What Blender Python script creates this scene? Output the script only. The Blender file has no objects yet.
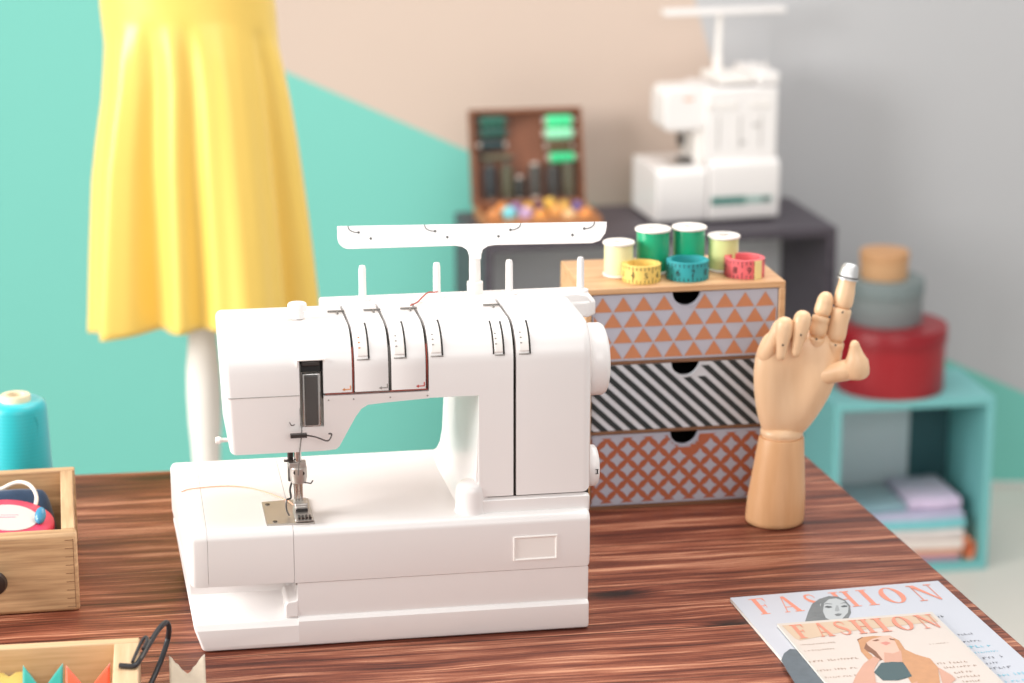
import bpy, bmesh, math, random
from mathutils import Vector, Matrix, Euler, noise as mnoise
random.seed(7)
PI = math.pi
scn = bpy.context.scene
COL = scn.collection

# ---------------------------------------------------------------- camera model
F_PX = 85.0 / 36.0 * 1024.0
PITCH = math.radians(15.0)
CAM = Vector((0.0, 0.0, 1.661))
FWD = Vector((0, math.cos(PITCH), -math.sin(PITCH)))
UPV = Vector((0, math.sin(PITCH), math.cos(PITCH)))
RGT = Vector((1, 0, 0))

def ray(px, py):
    return FWD + RGT * ((px - 512) / F_PX) - UPV * ((py - 341.5) / F_PX)

def at_z(px, py, z):
    r = ray(px, py)
    return CAM + r * ((z - CAM.z) / r.z)

def at_y(px, py, y):
    r = ray(px, py)
    return CAM + r * (y / r.y)

# ---------------------------------------------------------------- materials
def lin(c):
    c = c / 255.0
    return c / 12.92 if c <= 0.04045 else ((c + 0.055) / 1.055) ** 2.4

def rgb(c):
    return (lin(c[0]), lin(c[1]), lin(c[2]), 1.0)

def new_mat(name):
    m = bpy.data.materials.new(name)
    m.use_nodes = True
    nt = m.node_tree
    b = nt.nodes['Principled BSDF']
    return m, nt, b

def mat(name, col, rough=0.5, metal=0.0, var=0.05, scale=40.0, bump=0.0, bscale=200.0, sheen=0.0, coat=0.0, spec=0.5):
    """plain surface with a slight procedural variation of its colour and optional fine bump"""
    m, nt, b = new_mat(name)
    tc = nt.nodes.new('ShaderNodeTexCoord')
    nz = nt.nodes.new('ShaderNodeTexNoise'); nz.inputs['Scale'].default_value = scale; nz.inputs['Detail'].default_value = 3
    mx = nt.nodes.new('ShaderNodeMix'); mx.data_type = 'RGBA'
    c = rgb(col)
    mx.inputs[6].default_value = tuple(v * (1 - var) for v in c[:3]) + (1,)
    mx.inputs[7].default_value = tuple(min(1, v * (1 + var)) for v in c[:3]) + (1,)
    nt.links.new(tc.outputs['Object'], nz.inputs['Vector'])
    nt.links.new(nz.outputs['Fac'], mx.inputs[0])
    nt.links.new(mx.outputs[2], b.inputs['Base Color'])
    b.inputs['Roughness'].default_value = rough
    b.inputs['Metallic'].default_value = metal
    b.inputs['Specular IOR Level'].default_value = spec
    if sheen: b.inputs['Sheen Weight'].default_value = sheen
    if coat: b.inputs['Coat Weight'].default_value = coat
    if bump:
        n2 = nt.nodes.new('ShaderNodeTexNoise'); n2.inputs['Scale'].default_value = bscale
        bp = nt.nodes.new('ShaderNodeBump'); bp.inputs['Strength'].default_value = bump; bp.inputs['Distance'].default_value = 0.001
        nt.links.new(tc.outputs['Object'], n2.inputs['Vector'])
        nt.links.new(n2.outputs['Fac'], bp.inputs['Height'])
        nt.links.new(bp.outputs['Normal'], b.inputs['Normal'])
    return m

def wood_mat(name, dark, light, axis=0, stretch=18.0, scale=60.0, rough=0.5, bump=0.15, contrast=(0.3, 0.7)):
    """fine straight grain running along one object axis"""
    m, nt, b = new_mat(name)
    tc = nt.nodes.new('ShaderNodeTexCoord')
    mp = nt.nodes.new('ShaderNodeMapping')
    s = [scale] * 3; s[axis] = scale / stretch
    mp.inputs['Scale'].default_value = s
    nz = nt.nodes.new('ShaderNodeTexNoise'); nz.inputs['Scale'].default_value = 1.0; nz.inputs['Detail'].default_value = 5; nz.inputs['Roughness'].default_value = 0.6
    cr = nt.nodes.new('ShaderNodeValToRGB')
    cr.color_ramp.elements[0].position = contrast[0]; cr.color_ramp.elements[0].color = rgb(dark)
    cr.color_ramp.elements[1].position = contrast[1]; cr.color_ramp.elements[1].color = rgb(light)
    nt.links.new(tc.outputs['Object'], mp.inputs['Vector'])
    nt.links.new(mp.outputs['Vector'], nz.inputs['Vector'])
    nt.links.new(nz.outputs['Fac'], cr.inputs['Fac'])
    nt.links.new(cr.outputs['Color'], b.inputs['Base Color'])
    b.inputs['Roughness'].default_value = rough
    if bump:
        bp = nt.nodes.new('ShaderNodeBump'); bp.inputs['Strength'].default_value = bump; bp.inputs['Distance'].default_value = 0.001
        nt.links.new(nz.outputs['Fac'], bp.inputs['Height'])
        nt.links.new(bp.outputs['Normal'], b.inputs['Normal'])
    return m

def thread_mat(name, col, freq=2600.0, axis='Z', rough=0.45, var=0.12, sheen=0.3):
    """wound thread: fine ribs across the winding axis"""
    m, nt, b = new_mat(name)
    tc = nt.nodes.new('ShaderNodeTexCoord')
    wv = nt.nodes.new('ShaderNodeTexWave'); wv.wave_type = 'BANDS'; wv.bands_direction = axis
    wv.inputs['Scale'].default_value = freq / 20.0; wv.inputs['Distortion'].default_value = 1.5
    wv.inputs['Detail'].default_value = 2
    mx = nt.nodes.new('ShaderNodeMix'); mx.data_type = 'RGBA'
    c = rgb(col)
    mx.inputs[6].default_value = tuple(v * (1 - var) for v in c[:3]) + (1,)
    mx.inputs[7].default_value = tuple(min(1, v * (1 + var)) for v in c[:3]) + (1,)
    bp = nt.nodes.new('ShaderNodeBump'); bp.inputs['Strength'].default_value = 0.2; bp.inputs['Distance'].default_value = 0.0004
    nt.links.new(tc.outputs['Object'], wv.inputs['Vector'])
    nt.links.new(wv.outputs['Fac'], mx.inputs[0])
    nt.links.new(wv.outputs['Fac'], bp.inputs['Height'])
    nt.links.new(mx.outputs[2], b.inputs['Base Color'])
    nt.links.new(bp.outputs['Normal'], b.inputs['Normal'])
    b.inputs['Roughness'].default_value = rough
    b.inputs['Sheen Weight'].default_value = sheen
    return m

def table_mat(name):
    """stained, brushed softwood boards: streaky dark grain with paler ridges, board joints and a few knots"""
    m, nt, b = new_mat(name)
    N, L = nt.nodes.new, nt.links.new
    def math_(op, a=None, b_=None, va=None, vb=None):
        n = N('ShaderNodeMath'); n.operation = op
        if a is not None: L(a, n.inputs[0])
        elif va is not None: n.inputs[0].default_value = va
        if b_ is not None: L(b_, n.inputs[1])
        elif vb is not None: n.inputs[1].default_value = vb
        return n.outputs[0]
    tc = N('ShaderNodeTexCoord')
    sx = N('ShaderNodeSeparateXYZ'); L(tc.outputs['Object'], sx.inputs[0])
    X, Y = sx.outputs['X'], sx.outputs['Y']
    board = math_('FLOOR', math_('DIVIDE', Y, vb=0.125))
    bfrac = math_('FRACT', math_('DIVIDE', Y, vb=0.125))
    off = math_('MULTIPLY', board, vb=3.713)
    # knots: stretched voronoi cells push the grain apart
    cv = N('ShaderNodeCombineXYZ'); L(math_('MULTIPLY', math_('ADD', X, off), vb=3.2), cv.inputs[0]); L(math_('MULTIPLY', Y, vb=9.0), cv.inputs[1]); L(board, cv.inputs[2])
    vo = N('ShaderNodeTexVoronoi'); vo.inputs['Scale'].default_value = 1.0; vo.inputs['Randomness'].default_value = 1.0
    L(cv.outputs[0], vo.inputs['Vector'])
    kd = vo.outputs['Distance']
    knot = math_('SUBTRACT', None, math_('MULTIPLY', kd, vb=4.5), va=1.0)
    knot = math_('MAXIMUM', knot, vb=0.0)
    knot = math_('MULTIPLY', knot, knot)
    # slow wander of the grain
    wcv = N('ShaderNodeCombineXYZ'); L(math_('MULTIPLY', math_('ADD', X, off), vb=4.0), wcv.inputs[0]); L(math_('MULTIPLY', Y, vb=14.0), wcv.inputs[1])
    wn = N('ShaderNodeTexNoise'); wn.inputs['Scale'].default_value = 1.0; wn.inputs['Detail'].default_value = 2; L(wcv.outputs[0], wn.inputs['Vector'])
    Yw = math_('ADD', Y, math_('MULTIPLY', math_('SUBTRACT', wn.outputs['Fac'], vb=0.5), vb=0.022))
    Yw = math_('ADD', Yw, math_('MULTIPLY', knot, vb=0.014))
    def grain(fx, fy, detail, rough):
        c = N('ShaderNodeCombineXYZ')
        L(math_('MULTIPLY', math_('ADD', X, off), vb=fx), c.inputs[0]); L(math_('MULTIPLY', Yw, vb=fy), c.inputs[1]); L(board, c.inputs[2])
        n = N('ShaderNodeTexNoise'); n.inputs['Scale'].default_value = 1.0; n.inputs['Detail'].default_value = detail; n.inputs['Roughness'].default_value = rough
        L(c.outputs[0], n.inputs['Vector']); return n.outputs['Fac']
    g1 = grain(2.2, 55.0, 4, 0.55)
    g2 = grain(5.5, 240.0, 6, 0.7)
    g3 = grain(14.0, 760.0, 3, 0.6)
    s = math_('ADD', math_('MULTIPLY', g1, vb=0.40), math_('MULTIPLY', g2, vb=0.46))
    s = math_('ADD', s, math_('MULTIPLY', g3, vb=0.24))
    s = math_('SUBTRACT', s, math_('MULTIPLY', knot, vb=0.28))
    rmp = N('ShaderNodeValToRGB'); L(s, rmp.inputs['Fac'])
    e = rmp.color_ramp.elements
    e[0].position = 0.385; e[0].color = rgb(TAB[0])
    e[1].position = 0.675; e[1].color = rgb(TAB[4])
    for pos, c in ((0.465, TAB[1]), (0.525, TAB[2]), (0.58, TAB[3])):
        k = e.new(pos); k.color = rgb(c)
    # per-board tone
    wh = N('ShaderNodeTexWhiteNoise'); wh.noise_dimensions = '1D'; L(board, wh.inputs['W'])
    hsv = N('ShaderNodeHueSaturation'); L(rmp.outputs['Color'], hsv.inputs['Color'])
    L(math_('ADD', math_('MULTIPLY', wh.outputs['Value'], vb=0.25), vb=0.88), hsv.inputs['Value'])
    # board joint
    d = math_('MINIMUM', bfrac, math_('SUBTRACT', None, bfrac, va=1.0))
    joint = math_('LESS_THAN', d, vb=0.008)
    mx = N('ShaderNodeMix'); mx.data_type = 'RGBA'; L(math_('MULTIPLY', joint, vb=0.75), mx.inputs[0]); L(hsv.outputs['Color'], mx.inputs[6]); mx.inputs[7].default_value = rgb((40, 20, 16))
    L(mx.outputs[2], b.inputs['Base Color'])
    bp = N('ShaderNodeBump'); bp.inputs['Strength'].default_value = 0.25; bp.inputs['Distance'].default_value = 0.002
    L(math_('SUBTRACT', s, joint), bp.inputs['Height']); L(bp.outputs['Normal'], b.inputs['Normal'])
    b.inputs['Roughness'].default_value = 0.45
    b.inputs['Specular IOR Level'].default_value = 0.28
    return m

TAB = [(28, 13, 10), (68, 31, 22), (103, 50, 35), (142, 80, 58), (214, 156, 124)]

M = {}
M['white'] = mat('white_plastic', (238, 234, 232), 0.32, var=0.01, coat=0.15)
M['white_rough'] = mat('white_plastic_matt', (238, 233, 228), 0.45, var=0.01)
M['ivory'] = mat('ivory_plastic', (236, 228, 218), 0.4, var=0.01)
M['black'] = mat('black_plastic', (28, 27, 27), 0.5, var=0.05)
M['slot'] = mat('dark_slot', (40, 34, 32), 0.7)
M['grey_plate'] = mat('grey_plate', (92, 90, 88), 0.4, metal=0.6)
M['steel'] = mat('polished_steel', (205, 203, 200), 0.22, metal=1.0, var=0.03)
M['brushed'] = mat('brushed_steel', (196, 190, 184), 0.42, metal=0.9, var=0.04, bump=0.05)
M['dark_steel'] = mat('dark_steel', (84, 80, 78), 0.35, metal=0.9)
M['guide_grey'] = mat('guide_grey', (120, 116, 112), 0.5, metal=0.3)
M['ink_grey'] = mat('grey_ink', (150, 145, 140), 0.6)
M['ink_red'] = mat('red_ink', (196, 70, 56), 0.6)
M['ink_green'] = mat('green_ink', (90, 140, 110), 0.6)
M['ink_orange'] = mat('orange_ink', (224, 150, 96), 0.6)
M['red_thread'] = mat('red_thread', (178, 84, 70), 0.7)
M['grey_thread'] = mat('grey_thread', (120, 118, 114), 0.7)
M['peach_thread'] = mat('peach_thread', (226, 170, 140), 0.7)

# ---------------------------------------------------------------- mesh builder
class MB:
    def __init__(self):
        self.v = []; self.f = []; self.mi = []; self.cur = 0
    def add(self, verts, faces, mi=None):
        b = len(self.v)
        self.v.extend([Vector(p) for p in verts])
        for fc in faces:
            self.f.append([b + i for i in fc]); self.mi.append(self.cur if mi is None else mi)
        return b
    def tf(self, mat4, start):
        for i in range(start, len(self.v)): self.v[i] = mat4 @ self.v[i]
    def box(self, c, s, mi=None):
        x, y, z = c; a, b, d = s[0] / 2, s[1] / 2, s[2] / 2
        vs = [(x + i * a, y + j * b, z + k * d) for i in (-1, 1) for j in (-1, 1) for k in (-1, 1)]
        self.add(vs, [(0, 1, 3, 2), (4, 6, 7, 5), (0, 4, 5, 1), (2, 3, 7, 6), (0, 2, 6, 4), (1, 5, 7, 3)], mi)
        return self
    def box2(self, lo, hi, mi=None):
        return self.box([(a + b) / 2 for a, b in zip(lo, hi)], [b - a for a, b in zip(lo, hi)], mi)
    def prism(self, poly, axis, a, b, mi=None, cap=True):
        """poly: 2D points in the two other axes (order x,y,z without axis), extruded from a to b"""
        n = len(poly)
        def P(p, t):
            q = list(p); q.insert(axis, t); return q
        vs = [P(p, a) for p in poly] + [P(p, b) for p in poly]
        fs = [(i, (i + 1) % n, n + (i + 1) % n, n + i) for i in range(n)]
        if cap: fs += [tuple(range(n))[::-1], tuple(range(n, 2 * n))]
        self.add(vs, fs, mi); return self
    def lathe(self, prof, n=32, mi=None, center=(0, 0, 0), axis='z', mis=None):
        """prof: (r, h) points; ends with r == 0 close to a pole"""
        s = len(self.v); rings = []
        for r, h in prof:
            if r < 1e-7:
                self.v.append(Vector((0, 0, h))); rings.append([len(self.v) - 1])
            else:
                st = len(self.v)
                for k in range(n):
                    t = 2 * PI * k / n
                    self.v.append(Vector((r * math.cos(t), r * math.sin(t), h)))
                rings.append(list(range(st, st + n)))
        for q in range(len(rings) - 1):
            A, B = rings[q], rings[q + 1]
            m_ = (mis[q] if mis else (self.cur if mi is None else mi))
            if len(A) == 1 and len(B) == 1: continue
            for k in range(n):
                k2 = (k + 1) % n
                if len(A) == 1: self.f.append([A[0], B[k2], B[k]][::-1])
                elif len(B) == 1: self.f.append([A[k], A[k2], B[0]])
                else: self.f.append([A[k], A[k2], B[k2], B[k]])
                self.mi.append(m_)
        R = Matrix.Identity(4)
        if axis == 'x': R = Matrix.Rotation(PI / 2, 4, 'Y')
        elif axis == 'y': R = Matrix.Rotation(-PI / 2, 4, 'X')
        elif isinstance(axis, Vector): R = axis.to_track_quat('Z', 'Y').to_matrix().to_4x4()
        self.tf(Matrix.Translation(center) @ R, s)
        return self
    def tube(self, pts, r, n=8, mi=None, closed=False, flat=1.0):
        pts = [Vector(p) for p in pts]; m = len(pts)
        rs = r if isinstance(r, (list, tuple)) else [r] * m
        tang = []
        for i in range(m):
            if closed: t = pts[(i + 1) % m] - pts[i - 1]
            else: t = pts[min(i + 1, m - 1)] - pts[max(i - 1, 0)]
            tang.append(t.normalized() if t.length > 0 else Vector((0, 0, 1)))
        up = Vector((0, 0, 1)) if abs(tang[0].z) < 0.9 else Vector((1, 0, 0))
        nrm = (up - tang[0] * up.dot(tang[0])).normalized()
        st = len(self.v)
        for i in range(m):
            nrm = (nrm - tang[i] * nrm.dot(tang[i]))
            nrm = nrm.normalized() if nrm.length > 1e-6 else tang[i].orthogonal().normalized()
            bi = tang[i].cross(nrm)
            for k in range(n):
                a = 2 * PI * k / n
                self.v.append(pts[i] + nrm * (rs[i] * math.cos(a) * flat) + bi * (rs[i] * math.sin(a)))
        c = self.cur if mi is None else mi
        for i in range(m if closed else m - 1):
            A, B = st + i * n, st + ((i + 1) % m) * n
            for k in range(n):
                k2 = (k + 1) % n
                self.f.append([A + k, A + k2, B + k2, B + k]); self.mi.append(c)
        if not closed:
            self.f.append([st + k for k in range(n)][::-1]); self.mi.append(c)
            self.f.append([st + (m - 1) * n + k for k in range(n)]); self.mi.append(c)
        return self
    def loft(self, rings, mi=None, cap=True, closed=True):
        n = len(rings[0]); st = len(self.v)
        for r in rings: self.v.extend([Vector(p) for p in r])
        c = self.cur if mi is None else mi
        for i in range(len(rings) - 1):
            A, B = st + i * n, st + (i + 1) * n
            for k in range(n if closed else n - 1):
                k2 = (k + 1) % n
                self.f.append([A + k, A + k2, B + k2, B + k]); self.mi.append(c)
        if cap:
            self.f.append([st + k for k in range(n)][::-1]); self.mi.append(c)
            self.f.append([st + (len(rings) - 1) * n + k for k in range(n)]); self.mi.append(c)
        return self
    def build(self, name, mats, parent=None, bevel=0.0, seg=2, angle=35, smooth=True, subsurf=0, edge_bevel=None, fixn=True, loc=None, rot=None, solid=0.0):
        me = bpy.data.meshes.new(name)
        me.from_pydata([tuple(p) for p in self.v], [], self.f)
        if not isinstance(mats, (list, tuple)): mats = [mats]
        for m_ in mats: me.materials.append(m_)
        for p, i in zip(me.polygons, self.mi): p.material_index = i
        bm = bmesh.new(); bm.from_mesh(me)
        if fixn: bmesh.ops.recalc_face_normals(bm, faces=bm.faces)
        if edge_bevel:
            test, w, sg = edge_bevel
            es = [e for e in bm.edges if test(e.verts[0].co, e.verts[1].co)]
            bmesh.ops.bevel(bm, geom=es, offset=w, segments=sg, profile=0.5, affect='EDGES', clamp_overlap=True)
        bm.to_mesh(me); bm.free()
        if smooth:
            me.polygons.foreach_set('use_smooth', [True] * len(me.polygons))
            me.set_sharp_from_angle(angle=math.radians(angle))
        o = bpy.data.objects.new(name, me); COL.objects.link(o)
        if parent is not None: o.parent = parent
        if loc is not None: o.location = loc
        if rot is not None: o.rotation_euler = rot
        if solid:
            md = o.modifiers.new('solid', 'SOLIDIFY'); md.thickness = solid; md.offset = 0
        if bevel:
            md = o.modifiers.new('bevel', 'BEVEL'); md.width = bevel; md.segments = seg; md.limit_method = 'ANGLE'; md.angle_limit = math.radians(40)
        if subsurf:
            md = o.modifiers.new('sub', 'SUBSURF'); md.levels = subsurf; md.render_levels = subsurf
        return o

def thing(name, label, cat, loc=(0, 0, 0), rz=0.0, group=None, rot=None):
    o = bpy.data.objects.new(name, None); COL.objects.link(o)
    o.empty_display_size = 0.02
    o.location = loc; o.rotation_euler = rot if rot is not None else (0, 0, rz)
    o['label'] = label; o['category'] = cat
    if group: o['group'] = group
    return o

def tag(o, label, cat, group=None):
    o['label'] = label; o['category'] = cat
    if group: o['group'] = group
    return o

def structure(o):
    o['kind'] = 'structure'; return o

def dup(root, loc, rot=None, label=None, group=None, swap=None):
    """copy a thing and its parts; swap maps a part's stem to a material for that copy"""
    r = root.copy(); COL.objects.link(r); r.location = loc
    if rot is not None: r.rotation_euler = rot
    if label: r['label'] = label
    if group: r['group'] = group
    for ch in list(root.children):
        c = ch.copy(); COL.objects.link(c); c.parent = r
        st = ch.name.split('.')[0]
        if swap and st in swap:
            c.data = ch.data.copy(); c.data.materials[0] = swap[st]
        for g in ch.children:
            d = g.copy(); COL.objects.link(d); d.parent = c
    return r

def arc(cx, cy, r, a0, a1, n):
    return [(cx + r * math.cos(math.radians(a0 + (a1 - a0) * i / n)), cy + r * math.sin(math.radians(a0 + (a1 - a0) * i / n))) for i in range(n + 1)]

def smoothpts(pts, n=6):
    """Catmull-Rom through the points"""
    pts = [Vector(p) for p in pts]; out = []
    for i in range(len(pts) - 1):
        p0 = pts[max(i - 1, 0)]; p1 = pts[i]; p2 = pts[i + 1]; p3 = pts[min(i + 2, len(pts) - 1)]
        for k in range(n):
            t = k / n
            out.append(0.5 * ((2 * p1) + (p2 - p0) * t + (2 * p0 - 5 * p1 + 4 * p2 - p3) * t * t + (3 * p1 - p0 - 3 * p2 + p3) * t ** 3))
    out.append(pts[-1]); return out

TZ = 0.75          # table top height

# ================================================================ THE SETTING
def build_room():
    # floor
    fm = mat('pale_floor', (206, 202, 194), 0.45, var=0.04, scale=3.0)
    b = MB(); b.box2((-2.6, -0.6, -0.05), (2.6, 5.1, 0.0))
    structure(b.build('floor', fm, bevel=0))
    # back wall: one plaster wall painted in four fields divided by straight paint lines
    WY = 4.99
    teal = mat('teal_paint', (118, 196, 183), 0.7, var=0.02, scale=2.0)
    peach = mat('peach_paint', (204, 184, 170), 0.7, var=0.02, scale=2.0)
    grey = mat('grey_paint', (186, 186, 188), 0.7, var=0.02, scale=2.0)
    A0 = at_y(287, 72, WY); A1 = at_y(473, 153, WY)
    sA = (A1.z - A0.z) / (A1.x - A0.x)
    zA = lambda x: A0.z + sA * (x - A0.x)
    B0 = at_y(697, 7, WY); B1 = at_y(712, 63, WY)
    sB = (B1.x - B0.x) / (B1.z - B0.z)
    xB = lambda z: B0.x + sB * (z - B0.z)
    # meeting point of the two paint lines
    x = 0.4
    for _ in range(30): x = xB(zA(x))
    J = (x, zA(x)); top = 2.7; xl, xr = -2.6, 2.6
    b = MB()
    xtop = A0.x + (top - A0.z) / sA
    def face(poly, mi):
        b.add([(p[0], WY, p[1]) for p in poly], [tuple(range(len(poly)))], mi)
    zr = zA(xr)
    xz0 = A0.x + (0 - A0.z) / sA
    face([(xl, 0), (xz0, 0), J, (max(xtop, xl), top if xtop > xl else zA(xl)), (xl, top)] if xtop > xl else [(xl, 0), (xz0, 0), J, (xl, zA(xl))], 0)
    face(([(xtop, top)] if xtop > xl else [(xl, zA(xl))]) + [J, (xB(top), top)] + ([] if xtop > xl else [(xl, top)]), 1)
    face([J, (xz0, 0), (xr, 0), (xr, top), (xB(top), top)], 2)
    # body of the wall behind the painted face
    b.box2((xl, WY + 0.002, -0.05), (xr, WY + 0.12, top), 2)
    structure(b.build('wall_back', [teal, peach, grey], fixn=False, smooth=False))
    # low pale baseboard
    b = MB(); b.box2((xl, WY - 0.012, 0), (xr, WY - 0.001, 0.012))
    structure(b.build('baseboard_back', mat('baseboard_paint', (205, 208, 202), 0.5), bevel=0.002))

build_room()

# ================================================================ WORK TABLE
def build_table():
    yaw = math.radians(9.5)
    bl0, bl1 = Vector((-0.523, 2.781)), Vector((-0.411, 2.797))
    r0, r1 = Vector((0.3617, 2.8673)), Vector((0.5071, 2.2348))
    def isect(p, d, q, e):
        den = d.x * e.y - d.y * e.x
        t = ((q.x - p.x) * e.y - (q.y - p.y) * e.x) / den
        return p + d * t
    db = (bl1 - bl0).normalized(); dr = (r1 - r0).normalized()
    cr = isect(bl0, db, r0, dr)
    cl = bl0 - db * 0.75
    fr = r0 + dr * 1.25
    fl = cl + Vector((0.02, -1.2))
    root = thing('work_table', 'dark red-brown plank table with a streaky brushed grain', 'table', (cl.x, cl.y, 0), yaw)
    inv = Matrix.Rotation(-yaw, 3, 'Z')
    loc = [inv @ Vector((p.x - cl.x, p.y - cl.y, 0)) for p in (fl, fr, cr, cl)]
    b = MB(); b.prism([(p.x, p.y) for p in loc], 2, TZ - 0.036, TZ)
    b.build('tabletop', table_mat('stained_boards'), root, bevel=0.003, seg=2)
    lm = wood_mat('table_leg_wood', (60, 30, 22), (110, 58, 42), axis=2)
    cxy = sum((Vector((p.x, p.y)) for p in loc), Vector((0, 0))) / 4
    for p in loc:
        q = Vector((p.x, p.y)); q = q + (cxy - q).normalized() * 0.09
        b = MB()
        b.loft([[(q.x + sx * s, q.y + sy * s, z) for sx, sy in ((-1, -1), (1, -1), (1, 1), (-1, 1))] for z, s in ((0, 0.022), (TZ - 0.037, 0.032))])
        b.build('leg', lm, root, bevel=0.003)
build_table()

# ================================================================ COVERSTITCH SEWING MACHINE
def build_machine():
    yaw = math.radians(9.754)
    root = thing('sewing_machine', 'large white coverstitch sewing machine in front on the wooden table', 'sewing machine',
                 (-0.30736, 2.21438, TZ), yaw)
    W = M['white']
    V0, VB, WT, R = 0.012, 0.150, 0.3155, 0.036

    def prof(wb, v0=V0, vb=VB, wt=WT, r=R):
        a0 = math.asin(max(0.0, min(1.0, (wb - (wt - r)) / r)))
        p = [(v0, wb)] if a0 == 0 else []
        if wb < 0.25: p.append((v0, 0.2555))
        p += [(v0 + r + r * math.cos(a), wt - r + r * math.sin(a)) for a in [PI - a0 - (PI / 2 - a0) * i / 10 for i in range(11)]]
        p += [(vb - 0.02, wt - 0.001), (vb - 0.006, wt - 0.006), (vb, wt - 0.02), (vb, wb)]
        return p

    # --- head: face cover around the needle slot, one shell built of flush pieces
    b = MB()
    b.prism(prof(0.196), 0, 0.0325, 0.1058)
    for p in b.v:
        if p.x < 0.04: p.x += 0.005 * max(0.0, (0.30 - p.z) / 0.104)
        if p.y < 0.02: p.y += 0.13 * max(0.0, 0.2555 - p.z)
    b.build('head_cover', W, root, edge_bevel=(lambda p, q: p.x < 0.039 and q.x < 0.039, 0.006, 4))
    b = MB()
    b.prism(prof(0.2895), 0, 0.1058, 0.1290)
    b.prism(prof(0.2566), 0, 0.1290, 0.1567)
    b.prism([(V0, 0.196), (V0, 0.222), (VB, 0.222), (VB, 0.196)], 0, 0.1058, 0.1290)
    b.prism([(0.129, 0.2536), (0.2318, 0.2536), (0.2318, 0.2463), (0.19, 0.2440), (0.172, 0.2425), (0.1655, 0.2385), (0.1600, 0.2305), (0.1440, 0.200), (0.1405, 0.197), (0.129, 0.196)], 1, V0, VB)
    for p in b.v:
        if p.y < 0.02: p.y += 0.13 * max(0.0, 0.2555 - p.z)
    b.build('face_plate', W, root)
    # seam across the lower head
    b = MB(); b.box2((0.0362, V0 - 0.0004, 0.2553), (0.1055, V0 + 0.001, 0.2559))
    b.build('face_seam', M['ink_grey'], root)
    # threading panels between the channels
    g = [0.1579, 0.1938, 0.2303, 0.3168]; hw = 0.0015
    for a, c in ((g[0], g[1]), (g[1], g[2])):
        b = MB(); b.prism(prof(0.2566), 0, a + hw, c - hw)
        b.build('threading_panel', W, root, edge_bevel=(lambda p, q, a=a, c=c: (abs(p.x - q.x) < 1e-6) and p.y < 0.09 and q.y < 0.09, 0.0006, 2))
    b = MB(); b.prism(prof(0.2470), 0, g[2] + hw, 0.2810)
    b.prism(prof(0.1420), 0, 0.2810, g[3] - hw)
    b.build('arm_cover', W, root, edge_bevel=(lambda p, q: abs(p.x - 0.281) < 1e-5 and abs(q.x - 0.281) < 1e-5 and p.z < 0.25 and q.z < 0.25 and p.y < .02 and q.y < .02, 0.003, 3))
    b = MB(); b.prism(prof(0.1420), 0, g[3] + hw, 0.3945)
    b.build('end_cover', W, root, edge_bevel=(lambda p, q: p.x > 0.394 and q.x > 0.394, 0.009, 4))
    # dark inner shell seen through the channels
    b = MB()
    b.prism(prof(0.2500, V0 + 0.006, VB - 0.006, WT - 0.006, R - 0.004), 0, 0.128, 0.330)
    b.box2((0.306, V0 + 0.006, 0.138), (0.328, VB - 0.02, 0.27))
    b.box2((0.284, V0 + 0.004, 0.1385), (0.392, VB - 0.02, 0.1445))
    b.build('thread_channel', M['slot'], root)
    # threads lying in the channels
    def chan_path(u, v_off=0.002, w_end=0.2555):
        pts = []
        for i in range(3, 11):
            a = PI - PI / 2 * i / 10
            pts.append((u, V0 + R + (R - v_off) * math.cos(a), WT - R + (R - v_off) * math.sin(a)))
        pts = pts[::-1] + [(u, V0 + v_off, WT - R), (u, V0 + v_off, w_end)]
        return pts
    for u, m_ in ((g[0], 'red_thread'), (g[1], 'grey_thread'), (g[2], 'red_thread')):
        b = MB(); pts = chan_path(u)[6:]
        pts.append((0.131, V0 + 0.0022, 0.2551))
        b.tube(pts, 0.00065, 6)
        o = b.build('thread', M[m_], root)
    # tension dials in the curved front
    def front_pt(w, off):
        """point of the curved front profile at height w, pushed off outwards"""
        zc = WT - R
        if w <= zc: return (V0 - off, w)
        s = min(1, (w - zc) / R); a = PI - math.asin(s)
        return (V0 + R + (R + off) * math.cos(a), zc + (R + off) * math.sin(a))
    def strip(u0, u1, w0, w1, off, n=10):
        q = MB(); ring = []
        for i in range(n + 1):
            w = w0 + (w1 - w0) * i / n; v, z = front_pt(w, off); ring.append(((u0, v, z), (u1, v, z)))
        q.loft([list(r) for r in ring], cap=False, closed=False)
        return q
    def dial(u, w0, w1, wd=0.0105, extra_dark=True):
        wm = (w0 + w1) / 2
        d = MB()
        r_ = 0.030; n = 40
        v, z = front_pt(wm, 0)
        a = PI - math.asin(max(0, min(1, (wm - (WT - R)) / R)))
        cv = v - (r_ - 0.0022) * math.cos(a); cz = z - (r_ - 0.0022) * math.sin(a)
        span = math.asin(min(1, (w1 - w0) / 2 / r_ * 1.05))
        # visible sector of the drum
        pts = [(cv + r_ * math.cos(a + t), cz + r_ * math.sin(a + t)) for t in [span * (-1 + 2 * i / 16) for i in range(17)]]
        pts += [(cv + (r_ - 0.008) * math.cos(a + t), cz + (r_ - 0.008) * math.sin(a + t)) for t in (span, -span)]
        d.prism(pts, 0, u - wd / 2, u + wd / 2)
        o = d.build('tension_dial', M['white_rough'], root, bevel=0.0006)
        # small printed scale
        k = MB()
        for i, fr in enumerate((0.25, 0.5, 0.75)):
            t = span * (0.8 - 1.6 * fr)
            pv, pz = cv + (r_ + 0.0002) * math.cos(a + t), cz + (r_ + 0.0002) * math.sin(a + t)
            k.box((u - 0.0026, pv, pz), (0.0018, 0.0005, 0.0012))
        k.build('dial_scale', M['ink_orange'] if u < 0.18 else M['ink_grey'], o)
        s_ = strip(u + wd / 2 + 0.0002, u + wd / 2 + 0.0019, w0 - 0.001, w1, 0.0004)
        s_.build('dial_slot', M['slot'], root, solid=0.0006)
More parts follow.
